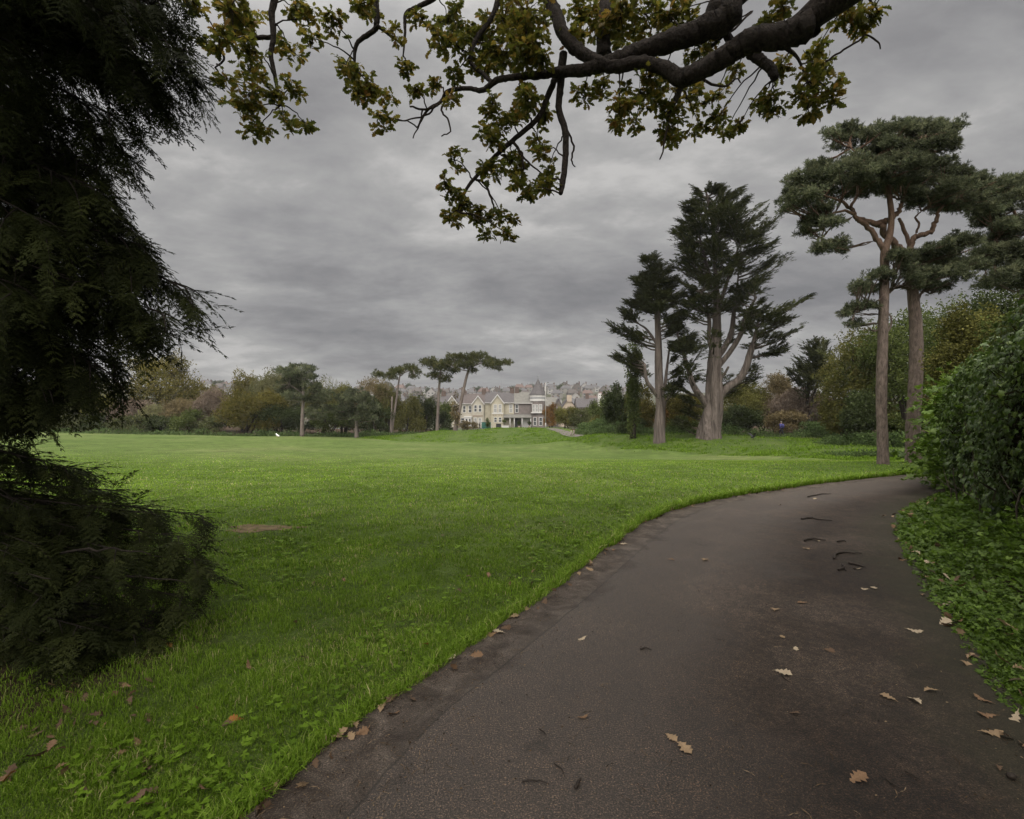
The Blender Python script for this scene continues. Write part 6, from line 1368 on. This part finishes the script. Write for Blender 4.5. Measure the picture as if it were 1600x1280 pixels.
def person(loc, rz, label, jac, tro, sho, pack=None):
    root = thing('person', loc, label, 'person'); root.rotation_euler = (0, 0, rz)
    # faces +y locally, mid-stride
    J = dict(pel=(0, 0, .94), wai=(0, 0, 1.08), che=(0, .02, 1.30), nek=(0, .03, 1.48), hea=(0, .06, 1.60), top=(0, .06, 1.71), hl=(-.09, 0, .90), hr=(.09, 0, .90), kl=(-.10, .14, .50), kr=(.10, -.02, .49), al=(-.10, .06, .09), ar=(.10, -.25, .13), tl=(-.11, .22, .05), tr=(.11, -.14, .04),
             sl=(-.17, .02, 1.40), sr=(.17, .02, 1.40), el=(-.24, -.10, 1.14), er=(.24, .06, 1.13), wl=(-.24, -.02, .90), wr=(.23, .22, .95), dl=(-.24, .02, .82), dr=(.22, .29, .90))
    k = list(J); ix = {q: i for i, q in enumerate(k)}
    E = [('pel', 'wai'), ('wai', 'che'), ('che', 'nek'), ('nek', 'hea'), ('hea', 'top'), ('pel', 'hl'), ('pel', 'hr'), ('hl', 'kl'), ('hr', 'kr'), ('kl', 'al'), ('kr', 'ar'), ('al', 'tl'), ('ar', 'tr'), ('che', 'sl'), ('che', 'sr'), ('sl', 'el'), ('sr', 'er'), ('el', 'wl'), ('er', 'wr'), ('wl', 'dl'), ('wr', 'dr')]
    rr = dict(pel=.13, wai=.12, che=.14, nek=.055, hea=.092, top=.065, hl=.085, hr=.085, kl=.058, kr=.058, al=.04, ar=.04, tl=.035, tr=.035, sl=.06, sr=.06, el=.042, er=.042, wl=.03, wr=.03, dl=.032, dr=.032)
    skinned('body', [J[q] for q in k], [(ix[a], ix[b_]) for a, b_ in E], [rr[q] for q in k], M_SKIN, root)
    def cloth(name, names, edges, add, mat):
        i2 = {q: i for i, q in enumerate(names)}
        return skinned(name, [J[q] for q in names], [(i2[a], i2[b_]) for a, b_ in edges], [rr[q] + add for q in names], mat, root)
    cloth('jacket', ['che', 'wai', 'pel', 'nek', 'sl', 'sr', 'el', 'er', 'wl', 'wr'], [('che', 'wai'), ('wai', 'pel'), ('che', 'nek'), ('che', 'sl'), ('che', 'sr'), ('sl', 'el'), ('sr', 'er'), ('el', 'wl'), ('er', 'wr')], .028, jac)
    cloth('trousers', ['pel', 'hl', 'hr', 'kl', 'kr', 'al', 'ar'], [('pel', 'hl'), ('pel', 'hr'), ('hl', 'kl'), ('hr', 'kr'), ('kl', 'al'), ('kr', 'ar')], .022, tro)
    for a, b_ in (('al', 'tl'), ('ar', 'tr')):
        mb = MB(); p0, p1 = np.array(J[a]), np.array(J[b_]); d = p1 - p0
        tube(mb, [p0 + (0, -.05, -.03), p0 + d * .4 + (0, 0, -.02), p1 + (0, .03, .01)], [.05, .055, .035], 8, 3); o_ = mb.build('shoe', sho); o_.parent = root
    mb = MB(); tube(mb, [(0, .02, 1.60), (0, .03, 1.67), (0, .055, 1.745)], [.098, .105, .05], 10, 3); o_ = mb.build('hair', M_HAIR); o_.parent = root
    if pack:
        mb = MB(); tube(mb, [(0, -.17, 1.02), (0, -.20, 1.15), (0, -.19, 1.32), (0, -.15, 1.42)], [.11, .15, .14, .08], 10, 3); o_ = mb.build('rucksack', pack); o_.parent = root
    return root
p = on_ground(1221, 57)
person(p, math.radians(20), 'person in blue jacket and dark trousers walking away along the top of the bank', M_BLUE, M_DTR, M_SHOE, plain('dark_blue_rucksack', (.04, .04, .14), .8))
x, z = at(749.5, 127)
person((x, 127, z), math.radians(-80), 'distant person in a long dark coat standing left of the green container', M_DJ, M_DTR, M_DTR)
def bird(name, loc, rz, s, label, body_m, wing_m, bill_m, standing=True, spread=0.0):
    root = thing(name, loc, label, 'bird'); root.rotation_euler = (0, 0, rz)
    z0 = .14 * s
    def add(nm_, mb, mat): o_ = mb.build(nm_, mat); o_.parent = root; return o_
    mb = MB(); tube(mb, [np.array(q) * s + (0, 0, z0) for q in [(0, -.24, .02), (0, -.16, .03), (0, -.05, .07), (0, .06, .12), (0, .13, .19), (0, .17, .25), (0, .21, .25), (0, .24, .245)]], [q * s for q in (.02, .045, .078, .082, .055, .045, .036, .012)], 10, 4); add('body', mb, body_m)
    mb = MB(); tube(mb, [np.array((0, .235, .245)) * s + (0, 0, z0), np.array((0, .30, .235)) * s + (0, 0, z0)], [.014 * s, .004 * s], 6, 1); add('bill', mb, bill_m)
    for sg in (-1, 1):
        mb = MB()
        if spread: q = [(sg * .05, .06, .14), (sg * .22, .02, .14 + spread * .22), (sg * .40, -.14, .14 + spread * .34), (sg * .24, -.16, .14 + spread * .2), (sg * .05, -.12, .10)]
        else: q = [(sg * .070, .08, .15), (sg * .088, -.06, .13), (sg * .045, -.30, .035), (sg * .075, -.10, .03), (sg * .086, .02, .06)]
        q = np.array(q) * s + (0, 0, z0); nn = len(q)
        mb.add(np.vstack([q, q + np.array([sg * .006, 0, .012]) * s]), [np.arange(nn)[None], (np.arange(nn)[::-1] + nn)[None], np.array([[i, (i + 1) % nn, nn + (i + 1) % nn, nn + i] for i in range(nn)])]); add('wing', mb, wing_m)
        mb = MB(); tube(mb, [np.array((sg * .03, 0, .03)) * s + (0, 0, z0), np.array((sg * .035, .01, -.06)) * s + (0, 0, z0), np.array((sg * .035, .05, -.135)) * s + (0, 0, z0)], [.012 * s, .008 * s, .006 * s], 5, 2); add('leg', mb, bill_m)
    return root
p = on_ground(433.5, 66)
M_GULLW = plain('white_feathers', (.72, .72, .70), .7, .04); M_GULLG = plain('grey_feathers', (.40, .41, .43), .7, .05); M_YBILL = plain('yellow_bill', (.45, .30, .06), .5)
bird('gull', p, math.radians(60), 1.35, 'white gull standing on the grass near the far left bushes', M_GULLW, M_GULLG, M_YBILL)
p = on_ground(1177, 45); M_CROW = plain('black_feathers', (.010, .010, .012), .5, .1)
bird('crow', p, math.radians(-70), 1.25, 'black crow with half-open wings on the slope below the walking person', M_CROW, M_CROW, M_CROW, spread=.7)

# ---------------------------------------------------------------- fallen leaves, twigs and stones
def leaf_mat(n, c0, c1): return plain(n, c0, .75, .3, 60, .2)
LM = [plain('dry_tan_leaf', (.235, .165, .10), .75, .25, 40, .2), plain('dry_brown_leaf', (.155, .095, .055), .75, .3, 40, .2), plain('pale_dry_leaf', (.32, .26, .185), .75, .2, 40, .2), plain('dark_brown_leaf', (.095, .060, .038), .75, .3, 40, .2), plain('orange_leaf', (.24, .10, .025), .7, .3, 40, .2)]
LMESH = {}
for mi in range(5):
    for vi in range(4):
        mb = MB(); v, f = strip_leaf([(a, b_ * (1.2, 1.0, 1.3, .85)[vi]) for a, b_ in OAK_H], (.16, -.12, .08, .34)[vi], (.18, -.15, .35, .3)[vi])
        v = v.copy(); v[:, 2] += .03 * np.sin(v[:, 0] * 7 + vi) * (1 + np.abs(v[:, 1]) * 2); v[:, 2] -= v[:, 2].min(); v[:, 0] -= .4
        mb.add(v, f, smooth=False); o_ = mb.build('fallen_leaf', LM[mi]); LMESH[mi, vi] = o_.data; bpy.data.objects.remove(o_)
def drop_leaf(x, y, mi, size, label, group, lift=.018, tilt=.15):
    o_ = bpy.data.objects.new('fallen_leaf', LMESH[mi, int(rng.integers(0, 4))]); COL.objects.link(o_)
    o_.location = (x, y, gz1(x, y) + lift); o_.rotation_euler = (rng.normal(0, tilt), rng.normal(0, tilt), rng.uniform(0, 6.28)); o_.scale = (size,) * 3
    tag(o_, label, 'leaf', group); return o_
def path_xy(px, py): Y = CAMZ * F / (py - HZ); return (px - 800) / F * Y, Y
PG = 'fallen oak leaves on the path'
for px, py, mi, sz, lab in [(1547, 1152, 0, .105, 'large tan lobed leaf lying flat on the path near the lower right edge'), (1339, 1225, 1, .09, 'brown curled leaf lowest on the path, pointing at the viewer'), (1067, 1174, 0, .085, 'tan lobed leaf, the larger of the pair low in the middle of the path'), (1048, 1158, 0, .060, 'small tan leaf, upper one of the pair low in the middle of the path'),
        (909, 1127, 1, .060, 'lone brown leaf left of the low pair of leaves on the path'), (911, 1002, 2, .070, 'lone pale leaf on the left half of the path above the brown one'), (1222, 1056, 2, .090, 'pale flat leaf with a short twig beside it in mid path'), (1389, 1096, 0, .080, 'tan star-shaped leaf, leftmost of three in a loose row on the path'), (1427, 1100, 2, .085, 'pale pointed leaf in the middle of a loose row of three on the path'),
        (1457, 1085, 0, .075, 'narrow tan leaf at the right end of a loose row of three'), (1538, 1100, 1, .080, 'brown leaf just above the large tan leaf by the right path edge'), (1544, 1124, 1, .085, 'long curled brown leaf directly above the large tan leaf'), (1221, 999, 0, .055, 'small tan leaf above the pale flat leaf in mid path'), (1244, 1020, 2, .060, 'tiny pale leaf just above the pale flat leaf'), (1295, 1021, 3, .075, 'dark curled leaf on the bare middle of the path'),
        (1211, 957, 0, .095, 'broad tan leaf in mid path beyond the dark curled leaf'), (1255, 946, 1, .085, 'brown leaf right beside the broad tan mid path leaf'), (1427, 990, 2, .095, 'pale green-tan leaf towards the right edge of the path'), (1364, 922, 2, .080, 'bright pale leaf just beyond the bent twigs'), (1352, 924, 2, .060, 'small pale leaf touching the bright pale leaf beyond the bent twigs'), (1341, 892, 2, .10, 'pale leaf caught among the bent twigs'),
        (1258, 860, 0, .095, 'orange-tan leaf left of the bent twigs'), (1101, 878, 0, .105, 'tan leaf alone on the smooth grey tarmac'), (1047, 878, 1, .085, 'brown leaf on the smooth grey tarmac near the grass'), (1278, 848, 2, .10, 'pale leaf lying beside the short dark stick'), (1274, 781, 2, .11, 'pale leaf far up the path by a thin twig'), (1218, 791, 2, .09, 'pale leaf far up the path near the grass'), (976, 853, 2, .095, 'pale curled leaf on the brown edge strip of the path'),
        (779, 992, 2, .095, 'pale star-shaped leaf on the brown strip against the grass'), (704, 1034, 2, .085, 'pale upright curled leaf leaning on the grass edge'), (802, 968, 0, .095, 'tan leaf on the brown strip beyond the pale star-shaped one'), (598, 1110, 0, .085, 'tan long leaf on the brown strip lower down the grass edge'), (556, 1140, 0, .085, 'tan lobed leaf touching the grass edge low in view'), (1562, 1208, 3, .045, 'tiny dark scrap of leaf low at the right of the path'), (1240, 1120, 3, .05, 'tiny dark leaf scrap in the middle of the near path')]:
    x, y = path_xy(px, py); drop_leaf(x, y, mi, sz * rng.uniform(.95, 1.1), lab, PG, lift=.0185)
q = edge_points(PL, 95, -.13, .01, 1.9, 12.5)
for x, y in q: drop_leaf(x, y, int(rng.choice([0, 1, 1, 3, 3])), rng.uniform(.05, .095), 'dry brown oak leaf caught along the left grass edge of the path', 'leaves along the left edge of the path', lift=.02, tilt=.5)
yy = np.exp(rng.uniform(np.log(2.3), np.log(10), 95))
for y in yy:
    o_ = rng.normal(.02, .16); x = np.interp(y, PR[:, 1], PR[:, 0]) + o_
    drop_leaf(x, y, int(rng.choice([0, 1, 1, 3, 2])), rng.uniform(.055, .10), 'dry brown oak leaf caught among the nettles along the right edge of the path', 'leaves along the right edge of the path', lift=.025 + max(0, o_) * .3, tilt=.5)
for k in range(46):
    while True:
        y = math.exp(rng.uniform(math.log(2.1), math.log(8))); x = rng.uniform(-1, .6) * y
        if keep_lawn(np.array([x]), np.array([y]))[0]: break
    drop_leaf(x, y, int(rng.choice([1, 3, 3, 4, 1])), rng.uniform(.05, .075), 'brown or orange oak leaf lying in the near grass', 'leaves scattered in the near grass', lift=rng.uniform(.012, .032), tilt=.6)
for k in range(44):
    px, py = rng.uniform(5, 260), rng.uniform(1055, 1262); x, y = path_xy(px, py)
    drop_leaf(x, y, int(rng.choice([1, 3, 3, 3, 1])), rng.uniform(.05, .08), 'dull brown oak leaf lying in the litter below the dark conifer', 'leaves in the litter under the conifer', lift=.012, tilt=.5)
M_STICK = plain('wet_stick', (.022, .016, .012), .7, .3, 40)
def stick(name, pts, r, lab, mat=M_STICK):
    mb = MB(); q = [path_xy(*p) for p in pts]; tube(mb, [(x, y, gz1(x, y) + .020 + r) for x, y in q], [r, r * .9, r * .4], 6, 4, jit=.3)
    return tag(mb.build(name, mat), lab, 'twig', 'twigs lying on the path')
stick('fallen_twig', [(1252, 814), (1266, 812), (1280, 815), (1300, 817)], .014, 'long dark twig lying across the far path')
stick('fallen_twig', [(1262, 779), (1280, 775), (1299, 774)], .012, 'thin pale-tipped twig at the far bend of the path')
stick('fallen_twig', [(1257, 849), (1268, 846), (1290, 848)], .014, 'short dark stick beside a pale leaf on the path')
stick('fallen_twig', [(1308, 850), (1318, 849), (1322, 850)], .011, 'very short dark stick right of the pale leaf stick')
stick('fallen_twig', [(1303, 877), (1306, 870), (1315, 867), (1330, 868), (1347, 869)], .013, 'hooked dark twig, upper one of the bent twigs on the path')
stick('fallen_twig', [(1326, 884), (1340, 887), (1352, 891)], .013, 'straight dark twig right below the hooked one')
stick('fallen_twig', [(1310, 895), (1318, 892), (1316, 886), (1322, 896)], .011, 'small forked dark twig left below the hooked one')
stick('fallen_twig', [(1220, 1058), (1226, 1066), (1234, 1072)], .004, 'fine short twig touching the pale flat leaf')
stick('fallen_twig', [(1383, 1225), (1394, 1232), (1404, 1239)], .004, 'thin straight twig low on the path right of the brown curled leaf')
stick('fallen_twig', [(1415, 1214), (1428, 1221), (1438, 1228)], .005, 'second thin twig low on the path near the right')
stick('fallen_twig', [(866, 1201), (878, 1210), (882, 1222)], .003, 'wispy curved twig on the left part of the near path')
stick('fallen_twig', [(816, 1230), (838, 1228), (858, 1233)], .004, 'dark twig lowest left on the tarmac')
stick('fallen_twig', [(899, 1240), (904, 1231), (908, 1226)], .008, 'short stubby dark twig standing out on the near path')
stick('fallen_twig', [(1000, 1020), (1008, 1018), (1018, 1021)], .006, 'tiny dark twig on the middle left of the path')
stick('fallen_twig', [(843, 1147), (848, 1150), (853, 1155)], .004, 'tiny dark twig in the lower left of the path')
mb = MB(); x, y = path_xy(1581, 1224); e = rdir(40); tube(mb, [(x - .02, y, .03), (x, y, .035), (x + .022, y + .004, .03)], [.008, .016, .006], 7, 2, knob=.12)
tag(mb.build('pebble', M_STICK), 'small dark pebble on the tarmac at the lower right', 'pebble')

# ---------------------------------------------------------------- the damp air that greys the far hillside
hm, ht = newmat('damp_air')
pv = nd(ht, 'ShaderNodeVolumePrincipled'); pv.inputs['Color'].default_value = (0.93, 0.95, 1.0, 1); pv.inputs['Density'].default_value = 0.00015; pv.inputs['Anisotropy'].default_value = 0.0
ho = nd(ht, 'ShaderNodeOutputMaterial'); ht.links.new(pv.outputs[0], ho.inputs['Volume'])
mb = MB(); mb.box(-1330, 1330, -30, 1640, -6, 62)
tag(mb.build('haze', hm), kind='stuff')
